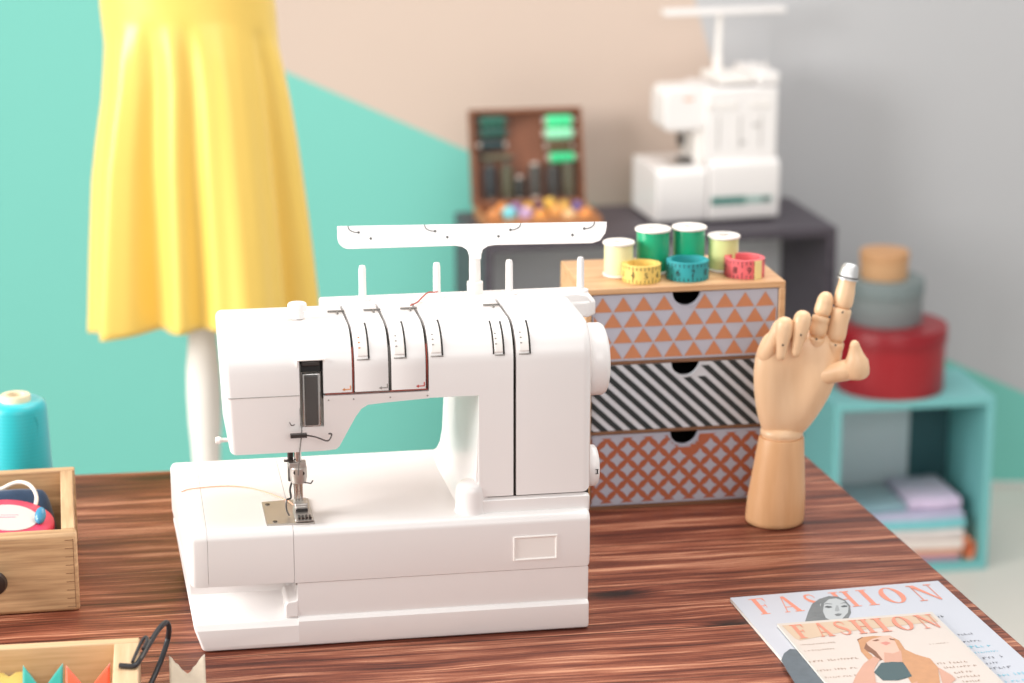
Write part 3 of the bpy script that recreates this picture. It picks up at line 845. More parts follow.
def tape(label, px, py, R_, h, col, inner, rz, squash=1.0, end_col=None):
    p = at_z(px, py, CHZ)
    r = thing('tape_measure', label, 'tape measure', (p.x, p.y, CHZ), rz, 'rolled tape measures on the drawer chest')
    band = mat('tape_' + str(px), col, 0.5, var=0.02)
    inn = mat('tape_inner_' + str(px), inner, 0.6)
    b = MB(); n = 44; turns = 5; pts = []
    for i in range(n * turns + 1):
        t = 2 * PI * i / n; rr = R_ - 0.0011 * (t / (2 * PI))
        pts.append((rr * math.cos(t), rr * math.sin(t) * squash))
    # coiled ribbon: outer and inner faces
    outer = [(x, y, 0.0) for x, y in pts]; outer2 = [(x, y, h) for x, y in pts]
    inner_ = []; 
    for x, y in pts:
        l = math.hypot(x, y); f = (l - 0.0009) / l
        inner_.append((x * f, y * f, 0))
    inner2 = [(x, y, h) for x, y, _ in inner_]
    b.loft([[a, c, d, e] for a, c, d, e in zip(outer, outer2, inner2, inner_)])
    o = b.build('tape_band', [band], r)
    # ticks and numerals printed on the outer turn
    k = MB()
    for i in range(30):
        t = 2 * PI * i / 30; hh = h * (0.38 if i % 5 == 0 else 0.22)
        for zb, zt in ((0.0006, hh), (h - hh, h - 0.0006)):
            rr = R_ + 0.0002; dt = 0.0004 / R_
            k.add([(rr * math.cos(t - dt), rr * squash * math.sin(t - dt), zb), (rr * math.cos(t + dt), rr * squash * math.sin(t + dt), zb), (rr * math.cos(t + dt), rr * squash * math.sin(t + dt), zt), (rr * math.cos(t - dt), rr * squash * math.sin(t - dt), zt)], [(0, 1, 2, 3)])
    for i in range(9):
        vs, fs = DIG['123456789'[i]]; t0 = 2 * PI * i / 9
        sc = h / 0.020
        out = []
        for x, y, z in vs:
            t = t0 + (x * sc) / R_; rr = R_ + 0.0002
            out.append((rr * math.cos(t), rr * squash * math.sin(t), h * 0.32 + y * sc))
        k.add(out, fs)
    k.build('tape_print', M['slot'], o, smooth=False, fixn=False)
    if end_col:
        e = MB(); R2 = R_ + 0.0011
        rg = []
        for i in range(9):
            t = -0.42 + 0.42 * i / 8
            rg.append([(R2 * math.cos(t), R2 * squash * math.sin(t), 0.0), (R2 * math.cos(t), R2 * squash * math.sin(t), h), ((R2 - 0.0008) * math.cos(t), (R2 - 0.0008) * squash * math.sin(t), h), ((R2 - 0.0008) * math.cos(t), (R2 - 0.0008) * squash * math.sin(t), 0)])
        e.loft(rg); q = e.build('tape_end', mat('tape_end_cream', end_col, 0.5), r); q['label'] = 'cream end of the tape'
    return r
tape('yellow rolled tape measure on the chest, in front of the green spools', 641.5, 280, 0.0225, 0.0200, (238, 205, 112), (196, 96, 60), 2.1)
tape('teal blue rolled tape measure in the middle of the chest top', 687.5, 277.5, 0.0250, 0.0215, (44, 158, 164), (30, 120, 130), 0.7)
tape('pink rolled tape measure at the right end of the chest top', 744, 275, 0.0240, 0.0215, (226, 104, 110), (190, 80, 90), -0.75, 0.95, (236, 216, 150))

# ================================================================ JOINTED WOODEN HAND
def build_hand():
    root = thing('mannequin_hand', 'pale wooden jointed artist hand on a round forearm base', 'mannequin hand', (0.2990, 2.6100, TZ + 0.0004), 0.0)
    wood = wood_mat('maple', (222, 180, 138), (242, 206, 168), axis=2, stretch=7, scale=55, rough=0.36, bump=0.02, contrast=(0.1, 0.9))
    wood2 = wood_mat('maple_forearm', (212, 160, 112), (234, 188, 142), axis=2, stretch=10, scale=60, rough=0.36, bump=0.02, contrast=(0.15, 0.85))
    S = 2.7460 / F_PX          # metres per picture step at the hand's distance
    def P(px, py, d=0.0):
        """point on the hand's upright plane, d metres towards the palm side"""
        q = at_y(px, py, 2.6100 - d) - Vector(root.location)
        return q
    # forearm: turned cone with a ball-joint collar
    b = MB()
    h0 = P(778, 436).z
    b.lathe([(0, 0), (0.0310, 0), (0.0330, 0.0015), (0.0334, 0.006), (0.0326, 0.030), (0.0300, h0 * 0.55), (0.0272, h0 * 0.82), (0.0258, h0 - 0.004), (0.0250, h0), (0, h0)], 56)
    for p in b.v: p.x += 0.0055 * (p.z / h0)
    b.build('forearm', wood2, root, angle=50)
    b = MB()
    b.lathe([(0.0, h0 - 0.001), (0.0225, h0), (0.0240, h0 + 0.003), (0.0240, h0 + 0.0075), (0.020, h0 + 0.012), (0, h0 + 0.014)], 48)
    for p in b.v: p.x += 0.0055
    b.build('wrist_joint', wood, root, angle=60)
    # palm: carved block lofted through elliptical sections
    rows = [(437, 768, 797, 0.007), (433, 764, 802, 0.014), (425, 760, 809.5, 0.0195), (412, 756.5, 819, 0.0225), (398, 754.5, 827.5, 0.0235), (384, 753.5, 834, 0.0230), (370, 753.5, 838.5, 0.0215), (358, 755, 841.5, 0.0195), (349, 757.5, 843.0, 0.0175), (341, 761, 841.5, 0.0155), (335, 765, 836, 0.0125), (331, 770, 828, 0.008)]
    b = MB(); rings = []
    for py, xl, xr, dep in rows:
        l, r = P(xl, py), P(xr, py)
        cx, a = (l.x + r.x) / 2, (r.x - l.x) / 2
        ring = []
        for k in range(40):
            t = 2 * PI * k / 40
            ct, s_ = math.cos(t), math.sin(t)
            e = 2.5
            x = cx + a * math.copysign(abs(ct) ** (2 / e), ct); y = dep * math.copysign(abs(s_) ** (2 / e), s_)
            # hollow of the palm and the mound under the thumb (palm side is -y)
            if y < 0:
                u = (x - cx) / max(a, 1e-4)
                v = (py - 385) / 50.0
                y += 0.0065 * math.exp(-((u + 0.05) ** 2 * 5 + (v + 0.05) ** 2 * 5))
                y -= 0.0050 * math.exp(-((u - 0.62) ** 2 * 8 + (v + 0.12) ** 2 * 6))
            ring.append((x, y, l.z))
        rings.append(ring)
    b.loft(rings); b.build('palm', wood, root, subsurf=1, angle=80)
    def segment(p, q, r0, r1, name, parent, tip=False, knob=False):
        """one turned phalanx with rounded ends"""
        p, q = Vector(p), Vector(q); ax = q - p; L = ax.length
        pr = [(0, -r0 * 0.72), (r0 * 0.80, -r0 * 0.66), (r0 * 0.95, -r0 * 0.45), (r0, 0.0), (r0 * 0.97, L * 0.3), ((r0 + r1) / 2 * 0.95, L * 0.55), (r1 * 1.0, L - r1 * 0.55)]
        if knob: pr = [(0, -r0 * 0.85), (r0 * 0.45, -r0 * 0.76), (r0 * 0.78, -r0 * 0.5), (r0 * 0.96, -r0 * 0.12), (r0, r0 * 0.3)] + pr[4:]
        if tip: pr += [(r1 * 0.93, L - r1 * 0.15), (r1 * 0.75, L + r1 * 0.3), (r1 * 0.45, L + r1 * 0.62), (0, L + r1 * 0.75)]
        else: pr += [(r1 * 0.98, L - r1 * 0.15), (r1 * 0.90, L - r1 * 0.02), (r1 * 0.6, L + r1 * 0.02), (0, L + r1 * 0.02)]
        b = MB(); b.lathe(pr, 24, center=p, axis=ax.normalized())
        return b.build(name, wood, parent, angle=60)
    def joint(p, r, parent, d=0.0):
        b = MB(); b.lathe([(0, -r)] + [(r * math.cos(a), r * math.sin(a)) for a in [-PI / 2 + PI * i / 10 for i in range(1, 10)]] + [(0, r)], 20, center=p)
        return b.build('knuckle', wood2, parent, angle=80)
    def pin(p, r, parent):
        b = MB(); b.lathe([(0, 0), (r, 0), (r, 0.0012), (0, 0.0014)], 10, center=p, axis=Vector((0, -1, 0)))
        return b.build('pivot_pin', M['dark_steel'], parent)
    px = S
    def finger(name, pts, rad, label=None):
        """pts: bone chain; first bone carries the rest as sub-parts"""
        head = segment(P(*pts[0]), P(*pts[1]), rad[0] * px, rad[1] * px, name, root, tip=(len(pts) == 2))
        if label: head['label'] = label
        for i in range(1, len(pts) - 1):
            joint(P(*pts[i]), rad[i] * px * 0.72, head)
            gap = (P(*pts[i + 1]) - P(*pts[i])).normalized() * rad[i] * px * 0.75
            segment(P(*pts[i]) + gap, P(*pts[i + 1]), rad[i] * px * 0.98, rad[i + 1] * px, 'phalanx', head, tip=(i == len(pts) - 2))
        return head
    # curled little and ring fingers fold forward, tips pointing back at the palm
    f = segment(P(767, 354, 0.004), P(784, 324.5, 0.016), 9.6 * px, 9.6 * px, 'little_finger', root, tip=True); f['label'] = 'curled little finger'
    segment(P(785, 324, 0.0245), P(781, 357, 0.0290), 8.6 * px, 5.0 * px, 'phalanx', f, tip=True, knob=True)
    pin(P(782.8, 345, 0.0355), 0.0011, f)
    f = segment(P(795, 350, 0.004), P(802, 318.5, 0.016), 8.8 * px, 8.8 * px, 'ring_finger', root, tip=True); f['label'] = 'curled ring finger'
    segment(P(802.8, 317.5, 0.0245), P(795.5, 354, 0.0300), 8.5 * px, 4.8 * px, 'phalanx', f, tip=True, knob=True)
    pin(P(800.8, 335, 0.0358), 0.0011, f)
    finger('middle_finger', [(813.5, 352, 0.004), (817, 336, 0.008), (821.5, 316, 0.005), (826, 297.5, 0.001)], [9.0, 9.0, 8.9, 8.2], 'half bent middle finger')
    finger('index_finger', [(831, 358, 0.004), (835, 341, 0.005), (842, 308, 0.001), (849.5, 271, -0.004)], [9.6, 9.8, 10.0, 8.4], 'raised straight index finger')
    finger('thumb', [(822, 376, 0.011), (851, 369, 0.026)], [10.0, 10.6])
    th = segment(P(857, 369, 0.027), P(854.5, 344, 0.030), 12.2 * px, 5.2 * px, 'thumb_tip', root, tip=True)
    # joint pins on the straight fingers
    for c, r_ in (((816.5, 339, 0.0188), 0.0011), ((835.5, 345, 0.0165), 0.0011), ((842.5, 312, 0.0125), 0.0011)):
        pin(P(*c), r_, root)
    # silver thimble on the index finger
    a, c = P(847.6, 279.5, -0.0028), P(850.6, 266.5, -0.0042)
    ax = (c - a).normalized(); L = (c - a).length
    w = Vector(root.location)
    t = thing('thimble', 'small silver thimble on the tip of the raised wooden index finger', 'thimble', w + a)
    R0, R1 = 9.6 * px, 8.4 * px
    b = MB(); b.lathe([(R0 * 0.93, 0), (R0 * 1.06, 0.0), (R0 * 1.08, 0.0012), (R0, 0.0022), (R0 * 0.97, 0.006), (R1 * 1.02, L * 0.8), (R1 * 0.9, L * 1.08), (R1 * 0.6, L * 1.2), (0, L * 1.26)], 28, axis=ax)
    b.build('cap', mat('thimble_silver', (222, 222, 222), 0.3, metal=0.85, bump=0.6, bscale=900), t, angle=60)
    b = MB(); b.lathe([(R0 * 1.06, 0.0022), (R0 * 1.12, 0.0030), (R0 * 1.06, 0.0038)], 28, axis=ax); b.build('rim_band', M['dark_steel'], t)
build_hand()

# ================================================================ LARGE THREAD CONE
def build_cone():
    r = thing('thread_cone', 'large teal cone of thread standing behind the wooden box', 'thread cone', (-0.5755, 2.690, TZ + 0.0004), 0.3)
    th = thread_mat('teal_cone_thread', (38, 184, 192), freq=1500, rough=0.36, var=0.05)
    cm = mat('cone_core', (232, 214, 180), 0.6)
    h = 0.1230
    b = MB(); b.lathe([(0.012, 0.0015), (0.036, 0.0015), (0.0385, 0.004), (0.0392, 0.010), (0.0352, h - 0.012), (0.0335, h - 0.006), (0.0290, h - 0.003), (0.012, h - 0.004)], 56); b.build('thread', th, r, angle=50)
    b = MB(); b.lathe([(0.030, 0), (0.036, 0), (0.036, 0.0015), (0.030, 0.0015)], 40); b.lathe([(0.014, 0.002), (0.0175, h - 0.004), (0.0172, h + 0.002), (0.0165, h + 0.0035), (0.0105, h + 0.0035), (0.0098, h + 0.001), (0.0095, h - 0.02), (0.006, 0.002)], 40); b.build('cone_core', cm, r, angle=50)
    b = MB()
    b.tube(smoothpts([(0.0362 * math.cos(t) , 0.0362 * math.sin(t), z) for t, z in ((-1.05, 0.108), (-0.95, 0.098), (-0.98, 0.088), (-1.02, 0.078), (-1.0, 0.070))]), 0.0004, 5)
    b.build('loose_end', th, r)
build_cone()

# ================================================================ OPEN WOODEN BOX WITH KNOB (left)
def build_box():
    pc = at_z(80.5, 611, TZ)                       # front right bottom corner
    yaw = math.radians(10.5)
    pine = wood_mat('pine', (160, 122, 86), (214, 176, 132), axis=0, stretch=20, scale=170, rough=0.55, bump=0.2, contrast=(0.3, 0.68))
    pine_y = wood_mat('pine_side', (168, 130, 94), (216, 180, 138), axis=1, stretch=20, scale=170, rough=0.55, bump=0.2, contrast=(0.3, 0.68))
    W, D, H, t = 0.235, 0.224, 0.0845, 0.0135
    tf = 0.018
    root = thing('wooden_box', 'open wooden drawer box with dark knob on the left of the table', 'box', (pc.x, pc.y, TZ + 0.0004), yaw)
    # local: x from -W..0, y 0..D
    b = MB(); b.box2((-W, 0, 0), (0, tf, H)); b.build('front_board', pine, root, bevel=0.004, seg=3)
    b = MB(); b.box2((-W, D - t, 0), (0, D, H)); b.build('back_board', pine, root, bevel=0.0015)
    for xa, xb in ((-W, -W + t), (-t - 0.002, -0.002)):
        b = MB(); b.box2((xa, tf, 0), (xb, D - t, H)); b.build('side_board', pine_y, root, bevel=0.0012)
    b = MB(); b.box2((-W + t, tf, 0.003), (-t - 0.002, D - t, 0.008)); b.build('bottom_board', pine, root)
    b = MB()
    for i in range(9): b.box2((-0.0125, -0.0003, 0.005 + i * 0.009), (-0.004, 0.002, 0.0056 + i * 0.009))
    b.box2((-0.0045, -0.0003, 0.004), (-0.0039, 0.002, H - 0.006))
    b.build('finger_joint', mat('joint_line', (132, 96, 66), 0.7), root)
    b = MB(); b.lathe([(0, 0), (0.006, 0), (0.0065, 0.006), (0.0115, 0.009), (0.0130, 0.014), (0.0110, 0.019), (0, 0.0215)], 28, center=(-0.0840, 0, 0.0405), axis=Vector((0, -1, 0))); b.build('knob', mat('dark_knob', (48, 34, 28), 0.4), root)
    # contents, each lying in the box
    c0 = Matrix.Translation(root.location) @ Matrix.Rotation(yaw, 4, 'Z')
    navy = mat('navy_cloth', (30, 56, 84), 0.85, var=0.2, scale=60, bump=0.4, bscale=500, sheen=0.3)
    # folded navy cloth: cushion-like bundle with soft creases
    b = MB(); nx_, ny_ = 30, 26
    x0, x1, y0, y1 = -W + t + 0.006, -t - 0.006, tf + 0.004, D - t - 0.004
    top = []; 
    for j in range(ny_ + 1):
        row = []
        for i in range(nx_ + 1):
            u, v = i / nx_, j / ny_
            e = min(1, min(u, 1 - u) * 16) ** 0.5 * min(1, min(v, 1 - v) * 12) ** 0.5
            z = 0.0095 + e * (0.022 + 0.003 * math.sin(u * 9 + v * 5) * math.cos(v * 7 - u * 3) + 0.044 * min(1.0, max(0.0, (v - 0.72) / 0.18)))
            row.append((x0 + (x1 - x0) * u, y0 + (y1 - y0) * v, z))
        top.append(row)
    b.loft(top, cap=False, closed=False)
    o = tag(b.build('folded_cloth', navy, None, subsurf=1, angle=180), 'dark navy cloth folded in the bottom of the wooden knob box', 'cloth')
    md = o.modifiers.new('thick', 'SOLIDIFY'); md.thickness = 0.0016; md.offset = -1
    o.matrix_world = c0
    # pink round tape-measure case with a white disc
    q = at_z(8, 517.5, TZ + 0.066)
    r = thing('round_case', 'pink round tape measure case with white disc in the wooden knob box', 'tape measure', (q.x, q.y, TZ + 0.0530), 0.3, rot=(math.radians(9), math.radians(5), 0.3))
    b = MB(); R_ = 0.0480; b.lathe([(0, 0), (R_ * 0.9, 0), (R_ * 0.985, 0.002), (R_, 0.006), (R_ * 0.985, 0.0105), (R_ * 0.93, 0.0125), (R_ * 0.66, 0.0130), (0, 0.0130)], 64)
    b.build('case', mat('pink_plastic', (214, 60, 96), 0.35, var=0.02), r, angle=50)
    b = MB(); b.lathe([(0, 0.0128), (R_ * 0.62, 0.0128), (R_ * 0.62, 0.0140), (0, 0.0146)], 56); d = b.build('disc', mat('white_disc', (206, 200, 196), 0.4, var=0.01), r, angle=50)
    b = MB(); b.box2((-0.014, -0.0015, 0.0145), (0.006, 0.0005, 0.0148)); b.box2((-0.009, 0.004, 0.0144), (0.010, 0.0052, 0.0147)); b.build('disc_print', mat('faded_print', (214, 160, 170), 0.6), d)
    # pale cord looping over the case
    zz = TZ + 0.066
    pts = [at_z(-8, 490, zz + 0.004), at_z(2, 488.5, zz + 0.006), at_z(10, 484.5, zz + 0.012), at_z(19, 482, zz + 0.016), at_z(28, 484, zz + 0.016), at_z(34, 490, zz + 0.012), at_z(36.5, 497, zz + 0.006), at_z(36, 503, zz + 0.0015), at_z(34, 508, zz - 0.002)]
    b = MB(); b.tube(smoothpts(pts), 0.0021, 8); tag(b.build('cord', mat('cream_cord', (232, 222, 208), 0.7, bump=0.4, bscale=1500)), 'pale cream cord looping over the pink round case', 'cord')
    # blue oval button
    q = at_z(40.5, 518, TZ + 0.066)
    b = MB(); b.lathe([(0, -0.004), (0.005, -0.0036), (0.0078, -0.0012), (0.0080, 0.0), (0.0070, 0.002), (0.004, 0.0036), (0, 0.004)], 28)
    st = 0; b.tf(Matrix.Translation((q.x, q.y, TZ + 0.0690)) @ Matrix.Rotation(0.8, 4, 'X') @ Matrix.Diagonal((0.75, 1.25, 1, 1)), 0)
    tag(b.build('bead', mat('blue_glaze', (66, 134, 168), 0.25), angle=60), 'blue oval bead beside the white disc of the pink case', 'bead')
build_box()

# ================================================================ SMALL LIGHT BOX WITH RIBBONS (front left)
def ribbon(name, label, pts, width_dir, w, col, group, notch=0.012, fray=False, thick=0.0007):
    """woven ribbon following pts with a fishtail cut at the far end"""
    sp = smoothpts(pts, 8); n = len(sp)
    wd = Vector(width_dir).normalized()
    b = MB(); K = 13
    rings_t = []
    total = sum((sp[i + 1] - sp[i]).length for i in range(n - 1))
    for k in range(K):
        s = -1 + 2 * k / (K - 1)
        # fishtail: the middle ends earlier than the sides
        cut = notch * (1 - abs(s))
        if fray: cut += random.uniform(-0.0018, 0.0018)
        L = total - cut; row = []; acc = 0; target = [L * i / 20 for i in range(21)]; ti = 0
        for i in range(n - 1):
            seg = (sp[i + 1] - sp[i]).length
            while ti < 21 and target[ti] <= acc + seg + 1e-9:
                f = (target[ti] - acc) / seg if seg else 0
                p = sp[i].lerp(sp[i + 1], f); row.append(p + wd * (s * w / 2)); ti += 1
            acc += seg
        while len(row) < 21: row.append(sp[-1] + wd * (s * w / 2))
        rings_t.append(row)
    b.loft(rings_t, cap=False, closed=False)
    o = b.build(name, mat(name + '_' + str(col), col, 0.45, var=0.08, scale=200, bump=0.3, bscale=1500, sheen=0.4), None, angle=180)
    md = o.modifiers.new('thick', 'SOLIDIFY'); md.thickness = thick; md.offset = 0
    return tag(o, label, 'ribbon', group)

def build_ribbon_box():
    yaw = math.radians(8.0); H = 0.045
    pc = at_z(139.5, 637.5, TZ + H)               # back right top corner
    ash = wood_mat('light_ash', (196, 160, 118), (222, 190, 150), axis=0, stretch=18, scale=140, rough=0.5, bump=0.1)
    ash_y = wood_mat('light_ash_side', (200, 164, 124), (224, 192, 154), axis=1, stretch=18, scale=140, rough=0.5, bump=0.1)
    W, D, t, ts = 0.21, 0.17, 0.0125, 0.0235
    root = thing('ribbon_box', 'shallow light wooden box holding ribbons in the lower left corner', 'box', (pc.x, pc.y, TZ + 0.0004), yaw)
    b = MB(); b.box2((-W, -t, 0), (0, 0, H)); b.build('back_board', ash, root, bevel=0.0012)
    b = MB(); b.box2((-ts, -D + t, 0), (0, -t, H)); b.build('side_board', ash_y, root, bevel=0.0012)
    b = MB(); b.box2((-W, -D + t, 0), (-W + ts, -t, H)); b.build('side_board', ash_y, root, bevel=0.0012)
    b = MB(); b.box2((-W, -D, 0), (0, -D + t, H)); b.build('front_board', ash, root, bevel=0.0012)
    b = MB(); b.box2((-W + ts, -D + t, 0.002), (-ts, -t, 0.006)); b.build('bottom_board', ash, root)
    G = 'ribbons in the light wooden box'
    def rb(px, lean, col, label, w, z_top, notch, tilt=0.0):
        top = at_z(px, 664, TZ + z_top)
        dirw = Vector((math.cos(yaw + tilt), math.sin(yaw + tilt), 0))
        fw = Vector((math.sin(yaw), -math.cos(yaw), 0))
        pts = [top + fw * 0.095 + Vector((0, 0, -z_top + 0.0085)), top + fw * 0.060 + Vector((0, 0, -z_top + 0.0095)), top + fw * 0.032 + Vector((0, 0, -z_top * 0.62)), top + fw * 0.012 + Vector((lean * 0.5, 0, -z_top * 0.22)), top + Vector((lean, 0, 0))]
        ribbon('ribbon', label, pts, dirw, w, col, G, notch=notch)
    rb(10, 0.0, (236, 208, 110), 'yellow ribbon with a notched end, nearest the left edge of the box', 0.034, 0.026, 0.016)
    rb(43, 0.0, (16, 156, 142), 'teal green ribbon with a notched end in the light box', 0.037, 0.032, 0.030)
    rb(88, 0.0, (222, 82, 36), 'red-orange ribbon with a notched end, by the right wall of the box', 0.041, 0.032, 0.030)
    # cream cotton tape lying on the table
    fw = Vector((math.sin(yaw), -math.cos(yaw), 0))
    e = at_z(187, 655, TZ + 0.022)
    pts = [e + fw * 0.13 + Vector((0, 0, -0.0205)), e + fw * 0.09 + Vector((0, 0, -0.0208)), e + fw * 0.05 + Vector((0, 0, -0.0190)), e + fw * 0.02 + Vector((0, 0, -0.0095)), e]
    ribbon('cotton_tape', 'cream cotton tape with a frayed notched end on the table by the machine', pts, (math.cos(yaw), math.sin(yaw), 0), 0.034, (214, 196, 172), 'cotton tape', notch=0.026, fray=True)
    # black bent wire hook over the box rim
    zr = TZ + H + 0.0034
    w = mat('black_wire', (40, 40, 44), 0.45, var=0.1)
    r = thing('wire_hook', 'black bent wire hook resting on the rim of the ribbon box', 'hook', at_z(127, 666, zr))
    o0 = Vector(r.location)
    b = MB(); b.tube([p - o0 for p in smoothpts([at_z(119.5, 665.5, zr), at_z(126, 666, zr), at_z(134, 666, zr), at_z(139, 661, zr + 0.001), at_z(147, 648, zr + 0.004), at_z(156, 633, zr + 0.008), at_z(162, 625.5, zr + 0.010), at_z(166.5, 622.5, zr + 0.009), at_z(169, 628, zr + 0.002), at_z(168, 638, TZ + 0.036), at_z(164, 652, TZ + 0.026), at_z(157, 670, TZ + 0.014), at_z(150, 686, TZ + 0.006), at_z(146, 700, TZ + 0.0035), at_z(144, 712, TZ + 0.0030)], 5)], 0.0026, 10); b.build('bent_wire', w, r, angle=70)
    b = MB(); b.tube([p - o0 for p in smoothpts([at_z(132.5, 662, zr + 0.0035), at_z(138, 649, zr + 0.006), at_z(142.5, 640, zr + 0.008), at_z(146, 637, zr + 0.009), at_z(147, 641, zr + 0.009), at_z(143, 649, zr + 0.0075)], 5)], 0.0017, 8); b.build('spring_arm', w, r, angle=70)
    b = MB(); b.tube([p - o0 for p in smoothpts([at_z(141, 659, zr + 0.005), at_z(146.5, 648, zr + 0.0085), at_z(150, 640, zr + 0.010)], 5)], 0.0010, 8); b.build('spring_wire', M['grey_plate'], r, angle=70)
build_ribbon_box()

# ================================================================ FASHION MAGAZINES
def glyph(ch):
    """high-contrast serif capitals in a unit-high box: list of polygons and the advance width"""
    R_ = lambda x0, y0, x1, y1: [(x0, y0), (x1, y0), (x1, y1), (x0, y1)]
    h = 0.045
    if ch == 'F': return [R_(0.12, 0, 0.34, 1), R_(0, 0, 0.46, h), R_(0, 1 - h, 0.70, 1), R_(0.34, 0.5, 0.56, 0.5 + h), [(0.70, 1), (0.70, 0.70), (0.665, 0.82), (0.60, 1 - h)], R_(0.54, 0.40, 0.575, 0.64)], 0.72
    if ch == 'A': return [[(0.10, 0), (0.15, 0), (0.43, 0.93), (0.40, 1.0)], [(0.40, 1), (0.58, 1), (0.88, 0), (0.63, 0)], R_(0.20, 0.30, 0.66, 0.30 + h), R_(0, 0, 0.26, h), R_(0.52, 0, 0.98, h)], 0.98
    if ch == 'S':
        path = [(0.60, 0.74, .03), (0.57, 0.88, .05), (0.46, 0.965, .06), (0.32, 0.97, .07), (0.19, 0.90, .11), (0.15, 0.77, .15), (0.22, 0.62, .18), (0.38, 0.50, .20), (0.53, 0.38, .18), (0.59, 0.24, .15), (0.54, 0.11, .11), (0.42, 0.035, .07), (0.28, 0.035, .06), (0.17, 0.11, .05), (0.13, 0.27, .03)]
        pl = []
        L_, R2 = [], []
        for i, (x, y, w) in enumerate(path):
            a = path[max(0, i - 1)]; c = path[min(len(path) - 1, i + 1)]
            dx, dy = c[0] - a[0], c[1] - a[1]; l = math.hypot(dx, dy)
            L_.append((x - dy / l * w / 2, y + dx / l * w / 2)); R2.append((x + dy / l * w / 2, y - dx / l * w / 2))
        for i in range(len(path) - 1): pl.append([L_[i], L_[i + 1], R2[i + 1], R2[i]])
        return pl, 0.74
    if ch == 'H': return [R_(0.12, 0, 0.33, 1), R_(0.67, 0, 0.88, 1), R_(0.33, 0.48, 0.67, 0.48 + h), R_(0, 0, 0.45, h), R_(0.55, 0, 1.0, h), R_(0, 1 - h, 0.45, 1), R_(0.55, 1 - h, 1.0, 1)], 1.0
    if ch == 'I': return [R_(0.12, 0, 0.34, 1), R_(0, 0, 0.46, h), R_(0, 1 - h, 0.46, 1)], 0.46
    if ch == 'O':
        pl = []; n = 32
        o = [(0.45 + 0.45 * math.cos(2 * PI * k / n), 0.5 + 0.51 * math.sin(2 * PI * k / n)) for k in range(n)]
        q = [(0.45 + 0.235 * math.cos(2 * PI * k / n), 0.5 + 0.47 * math.sin(2 * PI * k / n)) for k in range(n)]
        for k in range(n): pl.append([o[k], o[(k + 1) % n], q[(k + 1) % n], q[k]])
        return pl, 0.90
    if ch == 'N': return [R_(0.13, 0, 0.175, 1), R_(0.83, 0, 0.875, 1), [(0.06, 1), (0.30, 1), (0.875, 0), (0.80, 0)], R_(0, 0, 0.30, h), R_(0, 1 - h, 0.24, 1), R_(0.70, 1 - h, 1.0, 1)], 1.0

def build_magazine(label, corner, ex, W, H, thick, z, paper, border, ink, layout, arts, texts, group, over=False, apart=()):
    """layout: (letter, x, y_top, width, height) in metres on the cover; arts: picture-traced polygons already in cover metres"""
    yaw = math.atan2(ex.y, ex.x)
    root = thing('magazine', label, 'magazine', (corner.x, corner.y, z), yaw, group)
    pm = mat('page_edges', (236, 232, 226), 0.7)
    b = MB()
    # block of pages with a very slightly stepped fore-edge
    for i in range(4):
        e = 0.0004 * (i % 2)
        b.box2((e, -H + e, thick * i / 4), (W - e, -e, thick * (i + 1) / 4 - 0.00008))
    b.build('pages', pm, root, smooth=False)
    cv = MB(); zt = thick
    cv.prism([(0, 0), (W, 0), (W, -H), (0, -H)], 2, zt, zt + 0.0003, 0)
    if border:
        q = border
        cv.add([(q, -q, zt + 0.0004), (W - q, -q, zt + 0.0004), (W - q, -H + q, zt + 0.0004), (q, -H + q, zt + 0.0004)], [(3, 2, 1, 0)], 1)
    cov = cv.build('cover', paper, root, smooth=False, fixn=False)
    lt = MB(); kq = 0
    for ch, x, yt, w, h in layout:
        pl, adv = glyph(ch)
        for p in pl:
            kq += 1; lt.add([(x + u / adv * w, -(yt + (1 - v) * h), zt + (0.00090 if over else 0.00042) + 0.000004 * kq) for u, v in p], [tuple(range(len(p)))])
    t = lt.build('title_lettering', ink, cov, smooth=False, fixn=False)
    def in_part(name, test, k0):
        mats, mb = [], MB()
        for k, (poly, m_) in enumerate(arts):
            if not test(k): continue
            if m_ not in mats: mats.append(m_)
            mb.add([(p[0], p[1], zt + 0.00058 + 0.00002 * k) for p in poly], [tuple(range(len(poly)))], mats.index(m_))
        if mats: mb.build(name, mats, cov, smooth=False, fixn=False)
    in_part('cover_picture', lambda k: k not in apart, 0)
    for q in apart: in_part('cover_detail', lambda k: k == q, 0)
    rnd = random.Random(3)
    for col in (0, 1, 2):
        mats, mb = [], MB()
        for (x, y, ln, hh, m_) in texts:
            if (0 if x < W * 0.5 else (1 if y > -0.045 else 2)) != col: continue
            if m_ not in mats: mats.append(m_)
            cx = x
            while cx < x + ln:
                w = hh * rnd.uniform(0.35, 0.75)
                if rnd.random() < 0.17: cx += hh * 0.5
                a = hh * rnd.choice((0.7, 0.7, 1.0))
                mb.add([(cx, y, zt + 0.0006), (cx + w * 0.35, y, zt + 0.0006), (cx + w * 0.35, y + a, zt + 0.0006), (cx, y + a, zt + 0.0006)], [(0, 1, 2, 3)], mats.index(m_))
                if rnd.random() < 0.7:
                    yy = y + rnd.choice((0, 0.35, 0.6)) * hh
                    mb.add([(cx + w * 0.35, yy, zt + 0.0006), (cx + w, yy, zt + 0.0006), (cx + w, yy + hh * 0.16, zt + 0.0006), (cx + w * 0.35, yy + hh * 0.16, zt + 0.0006)], [(0, 1, 2, 3)], mats.index(m_))
                cx += w + hh * 0.22
        if mats: mb.build('small_print', mats, cov, smooth=False, fixn=False)
    return root

